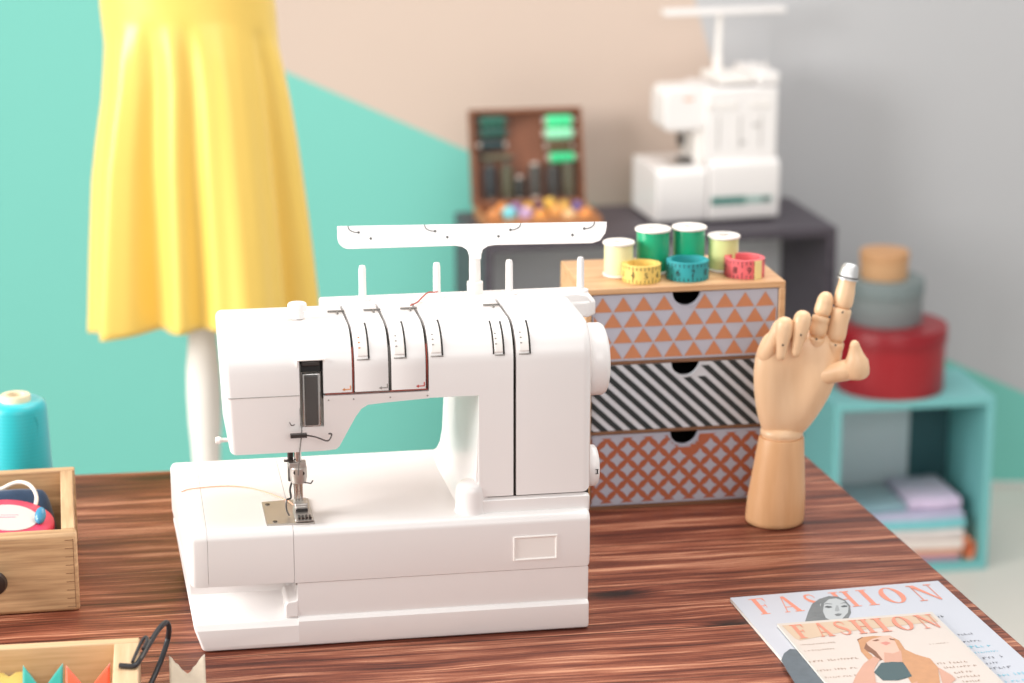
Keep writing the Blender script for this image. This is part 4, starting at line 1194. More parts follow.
def build_magazines():
    th = 0.0035
    coral = mat('coral_ink', (216, 134, 112), 0.5)
    gloss = dict(rough=0.32, var=0.02)
    grey_p = mat('pale_grey_cover', (188, 191, 200), **gloss)
    cream = mat('cream_border', (200, 192, 184), **gloss)
    peach_p = mat('peach_cover', (204, 192, 184), **gloss)
    tan = mat('tan_print', (198, 174, 150), 0.45)
    hair_g = mat('grey_hair_print', (108, 112, 114), 0.5, var=0.25, scale=150)
    face_g = mat('grey_face_print', (176, 180, 182), 0.5)
    shade_g = mat('soft_grey_print', (148, 152, 154), 0.5)
    dark_g = mat('dark_print', (70, 76, 80), 0.5)
    coat = mat('charcoal_coat_print', (86, 96, 104), 0.5, var=0.2, scale=120)
    skin = mat('skin_print', (206, 170, 152), 0.5); skin2 = mat('warm_skin_print', (194, 148, 128), 0.5)
    hair = mat('auburn_hair_print', (186, 136, 98), 0.5, var=0.15, scale=120); hair_d = mat('brown_hair_print', (126, 84, 62), 0.5, var=0.2, scale=150)
    top_ = mat('slate_top_print', (62, 84, 88), 0.5); lips = mat('lip_print', (196, 128, 116), 0.5)
    txt = mat('grey_small_print', (120, 122, 130), 0.6); cyan = mat('cyan_small_print', (120, 186, 204), 0.6); txt_b = mat('brown_small_print', (150, 122, 104), 0.6)
    # large grey magazine
    zc = TZ + 0.0004 + th
    TL, TR = at_z(730, 598, zc), at_z(938, 581, zc)
    ex = (TR - TL); W = ex.length; ex.normalize(); ey = Vector((-ex.y, ex.x, 0))
    def loc(z, O):
        def f(px, py):
            d = at_z(px, py, z) - O; return (d.dot(ex), d.dot(ey))
        return f
    L = loc(zc, TL)
    def spans(ls, L_, yt, h):
        out = []
        for ch, pa, pb, py in ls:
            a, c = L_(pa + 4, py), L_(pb + 4, py)
            out.append((ch, a[0], yt, c[0] - a[0], h))
        return out
    lay = spans([('F', 753, 769, 610), ('A', 778, 799, 609), ('S', 806, 822, 607), ('H', 834, 856, 604), ('I', 862, 873, 602), ('O', 880, 905, 600), ('N', 912, 939, 597)], L, 0.0085, 0.044)
    P = lambda pts: [L(*p) for p in pts]
    arts = [
        (P([(805, 622), (808, 613), (812, 604.5), (819, 599.5), (829, 596.5), (838, 597), (845, 600.5), (850, 606), (851, 613), (847, 622)]), hair_g),
        (P([(821, 611), (820, 604.5), (826, 600), (836, 598.8), (844, 601.5), (848.5, 607), (848, 613), (842, 619.5), (832, 621.5), (825, 618)]), face_g),
        (P([(820, 611), (821, 603), (826, 600), (829, 599.6), (824, 604), (823, 612), (826, 619), (823, 618)]), hair_g),
        (P([(824, 607.6), (827, 606.3), (831, 606.8), (832.5, 607.9), (828.5, 608.7)]), dark_g),
        (P([(822.5, 605.4), (826.5, 603.6), (832, 604.4), (832, 605.0), (826.5, 604.5)]), hair_g),
        (P([(840.5, 607), (844, 605.8), (847.4, 606.2), (847.2, 607.4), (842.5, 607.9)]), dark_g),
        (P([(840, 604.4), (844, 602.8), (847.6, 603.4), (847.4, 604.0), (844, 603.7)]), hair_g),
        (P([(836, 606), (838, 606), (839.6, 611.2), (837, 612.0), (834.8, 611.4)]), shade_g),
        (P([(834.5, 615.0), (838, 614.0), (842, 614.4), (840, 616.4), (836.5, 616.7)]), hair_g),
        (P([(781, 661), (784, 654), (790, 649.5), (796, 650), (803, 657), (815, 670), (830, 688), (802, 700), (796, 686)]), coat),
    ]
    texts = []
    def line(px, py, n, hh, m_):
        x, y = L(px, py); texts.append((x, y, n, hh, m_))
    for px, py, n, hh, m_ in ((939, 618, 0.006, 0.005, dark_g), (959, 636, 0.017, 0.0046, txt), (964, 643, 0.016, 0.0046, txt), (966, 649, 0.026, 0.0062, cyan), (974, 654, 0.026, 0.0036, cyan), (979, 660, 0.026, 0.0062, txt), (984, 665, 0.014, 0.0050, txt), (990, 670, 0.024, 0.0062, txt), (1000, 677, 0.026, 0.0062, cyan), (1006, 683, 0.022, 0.0050, cyan)):
        line(px, py, n, hh, m_)
    build_magazine('large pale grey fashion magazine underneath with coral title, on the table', TL, ex, W, 0.298, th, TZ + 0.0004, [grey_p], 0, coral, lay, arts, texts, 'fashion magazines', apart=(len(arts) - 1,))
    # small cream magazine on top of it
    z2 = TZ + 0.0004 + th + 0.00105; th2 = 0.0022; zc = z2 + th2
    TL2, TR2 = at_z(777, 624, zc), at_z(932, 612, zc)
    ex = (TR2 - TL2); W2 = ex.length; ex.normalize(); ey = Vector((-ex.y, ex.x, 0))
    L = loc(zc, TL2)
    lay = spans([('F', 789, 802, 631), ('A', 811, 826, 630), ('S', 831, 846, 629), ('H', 849, 868, 627), ('I', 872, 883, 626), ('O', 889, 908, 624), ('N', 914, 933, 622)], L, 0.0075, 0.036)
    P = lambda pts: [L(*p) for p in pts]
    H2 = 0.222
    arts = [
        (P([(782, 626), (930, 614.5), (938, 622), (846, 632), (800, 641), (795, 639)]), tan),
        (P([(857, 640), (862, 637.5), (868, 639), (873, 647), (880, 653), (886, 659), (880, 661), (872, 654), (864, 650), (860, 646)]), hair_d),
        (P([(864, 640), (874, 637), (890, 636), (897, 641), (900, 648), (902, 660), (893, 664), (884, 662), (876, 652), (868, 646)]), skin),
        (P([(893, 638), (899, 641), (905, 650), (916, 655), (930, 659), (938, 668), (941, 690), (922, 700), (909, 680), (902, 664), (900, 652)]), hair),
        (P([(880, 643.5), (886, 642), (891, 643.5), (886, 646)]), lips),
        (P([(858, 641), (864, 637.5), (874, 636.4), (882, 637), (872, 639.5), (866, 643.5), (864, 649), (872, 656), (878, 664), (868, 660), (861, 652)]), hair),
        (P([(884, 653), (893, 654), (901, 651), (902.5, 662), (893, 664.5), (884.5, 663)]), skin2),
        (P([(872, 641.4), (877, 639.8), (880, 640.6), (876, 642.0)]), hair_d),
        (P([(889, 638.8), (894, 639.8), (895, 641), (890, 640.4)]), hair_d),
        (P([(848, 695), (856, 676), (864, 664), (874, 657), (880, 660), (874, 670), (876, 683), (903, 688), (917, 682), (928, 705), (860, 710)]), skin2),
        (P([(881, 663.5), (893, 662.5), (903, 663), (909, 672), (912, 677), (898, 681), (883, 681), (874, 673)]), top_),
        (P([(938, 668), (952, 676), (956, 680), (944, 690)]), skin2),
    ]
    texts = []
    for px, py, n, hh, m_ in ((801, 646, 0.036, 0.0030, txt_b), (805, 652, 0.030, 0.0034, txt_b), (810, 663, 0.048, 0.0050, txt_b), (818, 672, 0.040, 0.0044, txt_b), (824, 679, 0.036, 0.0036, txt_b), (930, 645, 0.020, 0.0028, txt_b), (938, 665, 0.030, 0.0048, txt_b), (945, 669, 0.028, 0.0044, txt_b), (955, 674, 0.018, 0.0048, txt_b), (958, 678.5, 0.024, 0.0044, txt_b), (964, 683, 0.018, 0.0044, txt_b)):
        line(px, py, n, hh, m_)
    build_magazine('smaller cream fashion magazine lying on top of the grey one, woman in dark top', TL2, ex, W2, H2, th2, z2, [cream, peach_p], 0.0035, coral, lay, arts, texts, 'fashion magazines', over=True, apart=(0,))
build_magazines()

# ================================================================ DARK SHELF UNIT AT THE WALL
SH_YAW = math.radians(12.0)
SH_O = Vector((-0.0545, 4.523, 0))            # front left corner
SH_W, SH_D, SH_H = 0.713, 0.300, 0.643
def sh(x, y, z=0.0):
    return SH_O + Vector((math.cos(SH_YAW) * x - math.sin(SH_YAW) * y, math.sin(SH_YAW) * x + math.cos(SH_YAW) * y, z))
def build_shelf():
    root = thing('shelf_unit', 'dark plum-grey open shelf unit against the wall behind the drawer chest', 'shelf unit', SH_O, SH_YAW)
    dk = wood_mat('plum_grey_board', (64, 58, 66), (82, 76, 84), axis=0, stretch=12, scale=50, rough=0.5, bump=0.03)
    bk = mat('grey_back_board', (222, 224, 226), 0.7, var=0.02)
    t = 0.018
    def p(lo, hi, name, m_=dk): b = MB(); b.box2(lo, hi); return b.build(name, m_, root, bevel=0.0015)
    p((0, 0, SH_H - t), (SH_W, SH_D, SH_H), 'top_board')
    p((0, 0, 0), (t, SH_D, SH_H - t), 'side_panel'); p((SH_W - t, 0, 0), (SH_W, SH_D, SH_H - t), 'side_panel')
    p((t, 0.002, 0.03), (SH_W - t, SH_D - 0.006, 0.03 + t), 'bottom_board')
    p((t, 0.004, 0.312), (SH_W - t, SH_D - 0.006, 0.312 + t), 'shelf_board')
    b = MB(); b.box2((t, SH_D - 0.006, 0.03), (SH_W - t, SH_D, SH_H - t)); o = b.build('back_panel', bk, root); o['label'] = 'pale grey back panel'
build_shelf()

# ================================================================ OPEN THREAD BOX ON THE SHELF
TB_YAW = math.radians(10.0)
def build_thread_box():
    z0 = SH_H + 0.0005
    fl = at_z(485.5, 232, z0)
    brown = wood_mat('walnut', (104, 62, 40), (148, 92, 60), axis=0, stretch=10, scale=60, rough=0.45, bump=0.05)
    lining = wood_mat('walnut_lining', (110, 66, 44), (136, 84, 58), axis=2, stretch=8, scale=50, rough=0.5)
    tan = wood_mat('oak_tray', (170, 108, 66), (204, 142, 92), axis=0, stretch=10, scale=60, rough=0.45)
    W, D, H = 0.232, 0.150, 0.022
    root = thing('thread_box', 'open brown wooden thread box with raised lid on the dark shelf', 'box', (fl.x, fl.y, z0), TB_YAW)
    t = 0.008
    def p(par, lo, hi, name, m_=brown): b = MB(); b.box2(lo, hi); return b.build(name, m_, par, bevel=0.001)
    p(root, (0, 0, 0), (W, D, 0.006), 'bottom_board', tan)
    p(root, (0, 0, 0.006), (W, t, H), 'front_board', tan); p(root, (0, D - t, 0.006), (W, D, H), 'back_board', brown)
    p(root, (0, t, 0.006), (t, D - t, H), 'side_board', tan); p(root, (W - t, t, 0.006), (W, D - t, H), 'side_board', tan)
    # lid: a shallow tray standing almost upright, leaning back
    lean = math.radians(-14)
    LH = 0.192; LD = 0.030
    lid_m = Matrix.Translation((0, D - 0.002, H + 0.001)) @ Matrix.Rotation(lean, 4, 'X')
    def lp(lo, hi, name, m_=brown, bevel=0.001, par=root):
        b = MB(); b.box2(lo, hi); b.tf(lid_m, 0); return b.build(name, m_, par, bevel=bevel)
    lw = W - 0.002
    back = lp((0, LD - 0.005, 0), (lw, LD, LH), 'lid', lining)
    lp((0, 0, LH - t), (lw, LD - 0.005, LH), 'lid_rail', par=back); lp((0, 0, 0), (lw, LD - 0.005, t), 'lid_rail', par=back)
    lp((0, 0, t), (t, LD - 0.005, LH - t), 'lid_rail', par=back); lp((lw - t, 0, t), (lw, LD - 0.005, LH - t), 'lid_rail', par=back)
    b = MB(); 
    for x in (0.05, W - 0.05): b.tube([(x - 0.012, D - 0.001, H + 0.0005), (x + 0.012, D - 0.001, H + 0.0005)], 0.0022, 8)
    b.build('hinge', M['dark_steel'], root)
    w2 = Matrix.Translation(root.location) @ Matrix.Rotation(TB_YAW, 4, 'Z') @ lid_m
    # spools held in the lid: (centre x, centre z, length, radius, upright?, thread colour, flange colour, label)
    tube_w = mat('spool_tube', (206, 192, 180), 0.5)
    tube_d = mat('dark_spool_tube', (96, 92, 84), 0.5)
    G = 'thread spools in the lid of the wooden box'
    fx = lambda px: (px - 474.5) / 105.0 * lw
    fz = lambda py: LH - (py - 109.0) / 93.0 * LH
    L = [
        (496, 121, .062, .0120, 0, (20, 128, 104), tube_d, 'deep green spool lying at the top left of the lid'),
        (496, 132, .062, .0110, 0, (16, 108, 92), tube_d, 'dark green spool lying second from the top on the lid left'),
        (495, 144, .060, .0105, 0, (12, 64, 70), tube_w, 'dark petrol blue spool with a pale end, third down on the lid left'),
        (499, 156, .072, .0060, 0, (128, 128, 96), tube_d, 'slim olive grey spool lying lowest on the lid left'),
        (558, 122, .064, .0125, 0, (66, 226, 152), tube_w, 'bright mint green spool lying at the top right of the lid'),
        (558, 134.5, .066, .0120, 0, (150, 236, 190), tube_w, 'pale mint spool lying second from the top on the lid right'),
        (558, 146.5, .060, .0085, 0, (98, 76, 42), tube_w, 'brown spool with pale ends between the mint spools'),
        (560, 158, .062, .0105, 0, (46, 212, 140), tube_w, 'vivid green spool lying lowest on the lid right'),
        (492.0, 179.5, .072, .0112, 1, (26, 40, 46), tube_d, 'black-blue upright spool at the left end of the lid row'),
        (508, 180, .074, .0105, 1, (104, 100, 66), tube_d, 'olive upright spool, second from the left in the lid row'),
        (519.5, 187, .052, .0090, 1, (34, 40, 32), tube_w, 'short black upright spool with a pale top in the lid row'),
        (534, 180, .074, .0110, 1, (84, 80, 72), tube_w, 'grey-brown upright spool in the middle of the lid row'),
        (551, 181, .068, .0110, 1, (58, 56, 52), tube_d, 'charcoal upright spool, second from the right in the lid row'),
        (565.5, 180, .074, .0105, 1, (108, 102, 70), tube_d, 'olive upright spool at the right end of the lid row'),
    ]
    for px, py, ln, r_, up, col, fm, lab in L:
        if up: r_ *= 1.18
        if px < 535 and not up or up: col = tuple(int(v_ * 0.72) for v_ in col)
        c = w2 @ Vector((fx(px), LD - 0.005 - r_ - 0.0012, fz(py)))
        rot = (w2.to_3x3() @ (Matrix.Identity(3) if up else Matrix.Rotation(PI / 2, 3, 'Y'))).to_euler()
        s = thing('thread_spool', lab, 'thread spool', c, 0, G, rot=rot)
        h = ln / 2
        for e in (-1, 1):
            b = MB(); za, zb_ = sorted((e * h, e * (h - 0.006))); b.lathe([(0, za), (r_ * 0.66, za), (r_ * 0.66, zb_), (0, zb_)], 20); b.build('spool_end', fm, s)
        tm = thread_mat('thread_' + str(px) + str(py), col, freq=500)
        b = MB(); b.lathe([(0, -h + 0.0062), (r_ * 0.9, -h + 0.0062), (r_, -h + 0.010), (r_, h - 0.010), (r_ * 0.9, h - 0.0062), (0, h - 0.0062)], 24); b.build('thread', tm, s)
    # small balls of thread in the tray
    G2 = 'balls of thread in the wooden box'
    B = [
        (494, 213, .0130, (216, 140, 76), 'brown-orange ball of thread at the front left of the tray'),
        (497, 199.5, .0120, (236, 146, 58), 'orange ball of thread at the back left of the tray'),
        (509.5, 198, .0115, (150, 120, 180), 'violet ball of thread at the back, right of the orange one'),
        (509, 211, .0140, (128, 216, 226), 'pale aqua ball of thread at the front of the tray'),
        (526, 211, .0130, (200, 168, 206), 'lilac ball of thread beside the aqua one'),
        (522, 197.5, .0115, (236, 178, 70), 'amber ball of thread at the back middle of the tray'),
        (534, 199, .0100, (84, 44, 104), 'small dark purple ball of thread at the back'),
        (541, 213, .0130, (240, 160, 72), 'orange ball of thread at the front, right of the lilac one'),
        (546.5, 200, .0130, (238, 190, 76), 'yellow ball of thread at the back, right of the dark purple one'),
        (561, 200, .0125, (228, 180, 84), 'mustard ball of thread at the back, left of the blue-violet one'),
        (574, 200, .0110, (122, 104, 168), 'blue-violet ball of thread at the back right'),
        (569.5, 213, .0135, (248, 198, 140), 'cream-orange ball of thread at the front right'),
        (556, 214, .0115, (244, 170, 90), 'light orange ball of thread left of the cream one'),
        (585, 212, .0130, (242, 154, 72), 'orange ball of thread at the right end of the tray'),
    ]
    inv = Matrix.Rotation(-TB_YAW, 3, 'Z')
    placed = []
    def settle(p, r_, others):
        """lift a ball until it rests on its neighbours instead of cutting into them"""
        z = p.z
        for _ in range(40):
            hit = False
            for q, rq in others:
                d2 = (p.x - q.x) ** 2 + (p.y - q.y) ** 2; need = (r_ + rq) * 1.01
                if d2 < need * need:
                    zz = q.z + math.sqrt(need * need - d2)
                    if z < zz - 1e-6 and abs(z - q.z) < zz - q.z: z = zz; hit = True
            if not hit: break
        return p.x, p.y, z
    for px, py, r_, col, lab in B:
        zc = z0 + 0.0065 + r_ + (0.0035 if py > 205 else 0.006)
        r_ *= 1.10 if py > 205 else 0.98; zc = z0 + 0.0065 + r_ + 0.004
        c = at_z(px, py + 1, zc)
        lc = inv @ (c - Vector(root.location))
        lc.x = min(max(lc.x, t + r_ + 0.001), W - t - r_ - 0.001); lc.y = min(max(lc.y, t + r_ + 0.001), D - t - r_ - 0.001)
        lc.z = 0.0062 + r_
        lc.x, lc.y, lc.z = settle(lc, r_, placed); placed.append((Vector(lc), r_))
        c = Vector(root.location) + Matrix.Rotation(TB_YAW, 3, 'Z') @ lc
        b = MB(); b.lathe([(0, -r_)] + [(r_ * math.cos(a) * (1 + 0.02 * math.sin(a * 9)), r_ * math.sin(a)) for a in [-PI / 2 + PI * i / 16 for i in range(1, 16)]] + [(0, r_)], 28)
        o = b.build('thread_ball', thread_mat('ball_' + str(px), col, freq=700), angle=180, loc=c, rot=(random.uniform(-.6, .6), random.uniform(-.6, .6), random.uniform(0, 3)))
        tag(o, lab, 'ball of thread', G2)
build_thread_box()

# ================================================================ OVERLOCKER ON THE SHELF (far, blurred)
def build_serger():
    z0 = SH_H + 0.0005
    fl = at_z(656, 226, z0)
    yaw = math.radians(14)
    root = thing('overlock_machine', 'white overlock sewing machine in back on the dark shelf', 'sewing machine', (fl.x, fl.y, z0), yaw)
    W = M['white']; W2 = M['white_rough']
    s = fl.y / F_PX * 1.055                        # metres per picture step here
    X = lambda px: (px - 656) * s
    Z = lambda py: (221 - py) * s * 1.03
    D = 0.165
    def box(name, x0, x1, y0, y1, z0_, z1, m_=W, bevel=0.006, par=root):
        b = MB(); b.box2((x0, y0, z0_), (x1, y1, z1)); return b.build(name, m_, par, bevel=bevel, seg=3)
    for x in (0.02, X(781) - 0.02):
        for y in (0.02, D - 0.02):
            b = MB(); b.lathe([(0, 0), (0.009, 0), (0.009, 0.006), (0, 0.006)], 14, center=(x, y, 0)); b.build('rubber_foot', M['black'], root)
    b = MB()
    b.prism([(0.004, 0.005), (0.0, 0.012), (0.0, Z(167) - 0.012), (0.012, Z(167)), (D, Z(167)), (D, 0.005)], 0, 0.0, X(708))
    b.build('cloth_plate', W, root, bevel=0.004, seg=3)
    b = MB()
    b.prism([(-0.001, 0.005), (-0.004, 0.012), (-0.004, Z(166)), (0.006, Z(161)), (D, Z(161)), (D, 0.005)], 0, X(709), X(781.5))
    b.build('looper_cover', W, root, bevel=0.005, seg=3)
    b = MB(); b.box2((X(711), -0.0052, Z(203.5)), (X(746), -0.003, Z(196))); b.build('name_stripe', mat('green_stripe', (52, 122, 112), 0.5), root)
    b = MB(); b.box2((X(746), -0.0052, Z(203)), (X(773), -0.003, Z(196.5))); b.build('name_stripe', mat('sage_stripe', (150, 180, 172), 0.5), root)
    b = MB(); b.box2((X(763), -0.0056, Z(202)), (X(771), -0.0034, Z(197.5))); b.build('stripe_mark', mat('dark_green_stripe', (60, 92, 88), 0.5), root)
    box('tower', X(706), X(780), 0.008, D - 0.01, Z(163), Z(94), W, 0.007)
    box('tower_cap', X(758), X(781), 0.010, D - 0.012, Z(93), Z(80), W, 0.006)
    box('spool_rest', X(722), X(757), 0.03, D - 0.02, Z(92), Z(85), W2, 0.004)
    b = MB()
    b.prism([(X(665), Z(98)), (X(671), Z(93)), (X(708), Z(92)), (X(708), Z(130)), (X(702), Z(134)), (X(670), Z(134)), (X(665), Z(128))], 1, 0.020, 0.105)
    b.build('head', W, root, bevel=0.006, seg=3)
    box('arm_neck', X(698), X(709), 0.03, 0.10, Z(168), Z(130), W2, 0.003)
    # tension dials and printed marks on the tower
    for i, px in enumerate((711, 722, 733, 755, 766)):
        b = MB(); b.lathe([(0, 0), (0.007, 0), (0.007, 0.003), (0.005, 0.004), (0, 0.004)], 18, center=(X(px), 0.0085, Z(110)), axis=Vector((0, -1, 0))); b.build('tension_dial', W2, root)
    for px in (719, 741, 762):
        b = MB(); b.box2((X(px) - 0.0008, 0.0068, Z(152)), (X(px) + 0.0008, 0.009, Z(120))); b.build('thread_channel', M['ink_grey'], root)
    for px, py, w in ((757, 130, 0.014), (744, 146, 0.011), (690, 104, 0.020)):
        b = MB(); yy = 0.0072 if px > 700 else 0.0192
        b.box2((X(px) - w / 2, yy, Z(py) - 0.0015), (X(px) + w / 2, yy + 0.002, Z(py) + 0.0025)); b.build('printed_mark', M['ink_orange'] if px < 700 else M['ink_grey'], root)
    b = MB(); b.lathe([(0, -0.004), (0.026, -0.004), (0.029, 0.0), (0.029, 0.010), (0.026, 0.013), (0, 0.0135)], 32, center=(X(779.5), 0.08, Z(120)), axis='x'); b.build('handwheel', W2, root)
    # presser bar, needle and foot
    b = MB(); b.lathe([(0, Z(163)), (0.003, Z(163)), (0.003, Z(134)), (0, Z(134))], 12, center=(X(690), 0.055, 0)); b.build('presser_bar', M['steel'], root)
    b = MB(); b.box2((X(685), 0.046, Z(150)), (X(691), 0.060, Z(138))); b.build('needle_clamp', M['dark_steel'], root, bevel=0.001)
    b = MB(); b.lathe([(0, Z(160)), (0.0012, Z(158)), (0.0012, Z(136)), (0, Z(136))], 8, center=(X(696), 0.052, 0)); b.build('needle', M['steel'], root)
    b = MB(); b.box2((X(687), 0.035, Z(165.8)), (X(700), 0.075, Z(162))); b.build('presser_foot', M['dark_steel'], root, bevel=0.001)
    b = MB(); b.box2((X(676), 0.03, Z(167.3)), (X(706), 0.085, Z(166))); b.build('needle_plate', M['brushed'], root)
    # thread tree
    b = MB(); b.lathe([(0, Z(92)), (0.010, Z(92)), (0.0085, Z(72)), (0.0065, Z(70)), (0.0055, Z(32)), (0, Z(32))], 18, center=(X(738), D - 0.03, 0))
    for p_ in b.v: p_.x += (p_.z - Z(70)) * 0.03
    b.build('tree_post', W2, root)
    b = MB(); b.box2((X(681), D - 0.045, Z(32)), (X(806), D - 0.012, Z(26.5))); b.build('thread_tree', W, root, bevel=0.003, seg=3)
    for px in (730, 745, 764, 774):
        b = MB(); b.lathe([(0, Z(88)), (0.003, Z(88)), (0.003, Z(74 if px > 750 else 80)), (0, Z(74 if px > 750 else 80))], 12, center=(X(px), 0.06, 0)); b.build('spool_pin', W2, root)
    return root
build_serger()

# ================================================================ TEAL CUBE SHELF WITH BOXES AND CLOTHS
CB_YAW = math.radians(9.6)
def build_cube():
    fl = at_z(835, 405, 0.352)
    fr = at_z(994, 396.5, 0.352)
    fl.z = 0
    W, D, H = 0.3215, 0.212, 0.352
    root = thing('cube_shelf', 'teal painted open cube shelf on the floor at the right', 'cube shelf', (fl.x, fl.y, 0.0003), CB_YAW)
    tm = mat('teal_cube_paint', (116, 184, 184), 0.5, var=0.02)
    bm_ = mat('cube_back_paint', (210, 220, 224), 0.6, var=0.02)
    t = 0.0155
    def p(lo, hi, name, m_=tm): b = MB(); b.box2(lo, hi); return b.build(name, m_, root, bevel=0.0012)
    p((0, 0, H - t), (W, D, H), 'top_board'); p((0, 0, 0), (W, D, t), 'bottom_board')
    p((0, 0, t), (t, D, H - t), 'side_panel'); p((W - t, 0, t), (W, D, H - t), 'side_panel')
    # back: a pale board that stops short of the right side, a dark teal strip paints the shade in the gap
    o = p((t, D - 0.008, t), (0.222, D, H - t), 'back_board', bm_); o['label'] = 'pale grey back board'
    p((0.222, D - 0.004, t), (W - t, D, H - t), 'gap_shade_strip', mat('shaded_gap_teal', (50, 92, 98), 0.6))
    def C(x, y, z): return Vector((fl.x, fl.y, 0)) + Vector((math.cos(CB_YAW) * x - math.sin(CB_YAW) * y, math.sin(CB_YAW) * x + math.cos(CB_YAW) * y, z))
    # folded cloths: rounded slabs, from the bottom up
    def slab(name, label, x0, x1, y0, y1, z0, h, m_, sag=0.0, cat='cloth'):
        r_ = h * 0.48
        b = MB(); n = 10
        sec = [(y0 + r_ - r_ * math.cos(a), h / 2 - h / 2 * math.sin(a) * -1) for a in []]
        prof = []
        for i in range(n + 1):
            a = -PI / 2 + PI * i / n
            prof.append((y0 + r_ - r_ * math.cos(a), h / 2 + h / 2 * math.sin(a)))
        prof += [(y1 - 0.004, h), (y1, h - 0.004), (y1, 0.004), (y1 - 0.004, 0.0)]
        rings = []; m = 14
        for k in range(m + 1):
            u = k / m; x = x0 + (x1 - x0) * u
            e = 1 - 0.10 * (abs(2 * u - 1) ** 6)
            w = 0.0025 * math.sin(u * 9 + z0 * 50)
            rings.append([(x, y + w, h * 0.5 + (z - h * 0.5) * e - sag * (0 if z < h * .5 else 1) * (1 - math.sin(PI * min(1, u * 1.0 + .0)))) for y, z in prof])
        b.loft(rings)
        o = b.build(name, m_, None, angle=50)
        o.location = C(0, 0, z0); o.rotation_euler = (0, 0, CB_YAW)
        return tag(o, label, cat, 'folded cloths in the teal cube shelf')
    z = 0.0003 + t + 0.0004
    x0, x1 = t + 0.004, W - t - 0.034
    cl = lambda n, c: mat(n, c, 0.9, var=0.06, scale=50, bump=0.3, bscale=400, sheen=0.3)
    slab('folded_cloth', 'mauve folded cloth at the bottom of the stack in the teal cube', x0, x1 - 0.004, 0.012, D - 0.03, z, 0.012, cl('mauve_cloth', (190, 142, 168))); z += 0.0124
    slab('folded_cloth', 'peach folded cloth just above the mauve one in the teal cube', x0, x1 - 0.002, 0.010, D - 0.03, z, 0.013, cl('peach_cloth', (232, 172, 146))); z += 0.0134
    slab('folded_cloth', 'off-white folded cloth under the grey-white one in the teal cube', x0, x1, 0.006, D - 0.03, z, 0.020, cl('offwhite_cloth', (226, 214, 206))); z += 0.0204
    slab('folded_cloth', 'grey-white folded cloth below the aqua one in the teal cube', x0, x1 + 0.002, 0.008, D - 0.03, z, 0.021, cl('greywhite_cloth', (216, 206, 202))); z += 0.0214
    slab('folded_cloth', 'aqua folded cloth near the top of the stack in the teal cube', x0, x1 + 0.006, 0.010, D - 0.03, z, 0.017, cl('aqua_cloth', (122, 196, 200))); z += 0.0174
    slab('folded_cloth', 'lilac grey folded cloth second from the top in the teal cube', x0, x1 + 0.004, 0.016, D - 0.03, z, 0.012, cl('lilac_cloth', (184, 182, 206))); z += 0.0124
    # two cloths share the top of the stack
    zt = z
    slab('folded_cloth', 'blue-grey folded cloth on top of the stack at the left in the teal cube', x0, x0 + 0.145, 0.035, D - 0.03, zt, 0.014, cl('bluegrey_cloth', (132, 164, 174)))
    slab('folded_cloth', 'pinkish lavender crumpled cloth on top of the stack at the right in the teal cube', x0 + 0.149, x1 + 0.002, 0.030, D - 0.03, zt, 0.026, cl('lavender_cloth', (206, 188, 214)))
    # rolled orange paper standing in the gap at the right
    b = MB(); pts = []
    for i in range(60):
        tt = i / 59 * 2 * PI * 1.6; rr = 0.0108 - 0.0008 * tt / (2 * PI); pts.append((rr * math.cos(tt), rr * math.sin(tt)))
    ring0 = [(x * 1.0, 0.0, y * 1.9) for x, y in pts]; ring1 = [(x, 0.170, y * 1.9) for x, y in pts]
    b.loft([ring0, ring1], cap=False, closed=False)
    o = b.build('rolled_magazine', mat('orange_paper', (236, 150, 108), 0.5, var=0.1), None, angle=60)
    md = o.modifiers.new('thick', 'SOLIDIFY'); md.thickness = 0.0010; md.offset = 0
    o.location = C(W - t - 0.0165, 0.012, 0.0003 + t + 0.0222); o.rotation_euler = (0, 0, CB_YAW)
    tag(o, 'orange rolled magazine wedged at the right of the cloth stack', 'magazine')
    # stack of round boxes on top
    def round_box(name, label, c, R_, h, lidh, m_, ml, z):
        r = thing(name, label, 'box', (c.x, c.y, z), 0.2, 'round boxes on the teal cube')
        b = MB(); b.lathe([(0, 0), (R_ * 0.965, 0), (R_ * 0.97, 0.002), (R_ * 0.97, h - lidh * 0.6), (0, h - lidh * 0.6)], 64); b.build('body', m_, r, angle=45)
        b = MB(); b.lathe([(R_ * 0.978, h - lidh), (R_, h - lidh), (R_, h - 0.002), (R_ * 0.985, h), (0, h), (0, h - 0.003), (R_ * 0.978, h - 0.003)], 64); b.build('lid', ml, r, angle=45)
        return r
    zt = 0.3525
    ctr = at_z(889, 386, zt); ctr.y = min(ctr.y, fl.y + 0.155)
    red = mat('red_satin', (158, 20, 32), 0.36, var=0.03); red2 = mat('red_satin_lid', (140, 16, 28), 0.36, var=0.03)
    round_box('round_box', 'large red round box on the teal cube', ctr, 0.1085, 0.128, 0.030, red, red2, zt)
    g1 = mat('grey_card', (128, 138, 138), 0.55, var=0.03); g2 = mat('grey_card_lid', (118, 130, 130), 0.55, var=0.03)
    c2 = at_z(885, 320, zt + 0.1285); c2.y = min(max(c2.y, ctr.y - 0.02), ctr.y + 0.028)
    round_box('round_box', 'medium grey round box on top of the red one', c2, 0.0735, 0.086, 0.030, g1, g2, zt + 0.1285)
    kr = mat('kraft_card', (206, 160, 116), 0.6, var=0.04); kr2 = mat('kraft_card_lid', (196, 148, 104), 0.6, var=0.04)
    c3 = Vector((at_y(884, 270, c2.y).x, c2.y, 0))
    round_box('round_box', 'small kraft brown round box at the top of the stack', c3, 0.0475, 0.053, 0.018, kr, kr2, zt + 0.1285 + 0.0865)
build_cube()

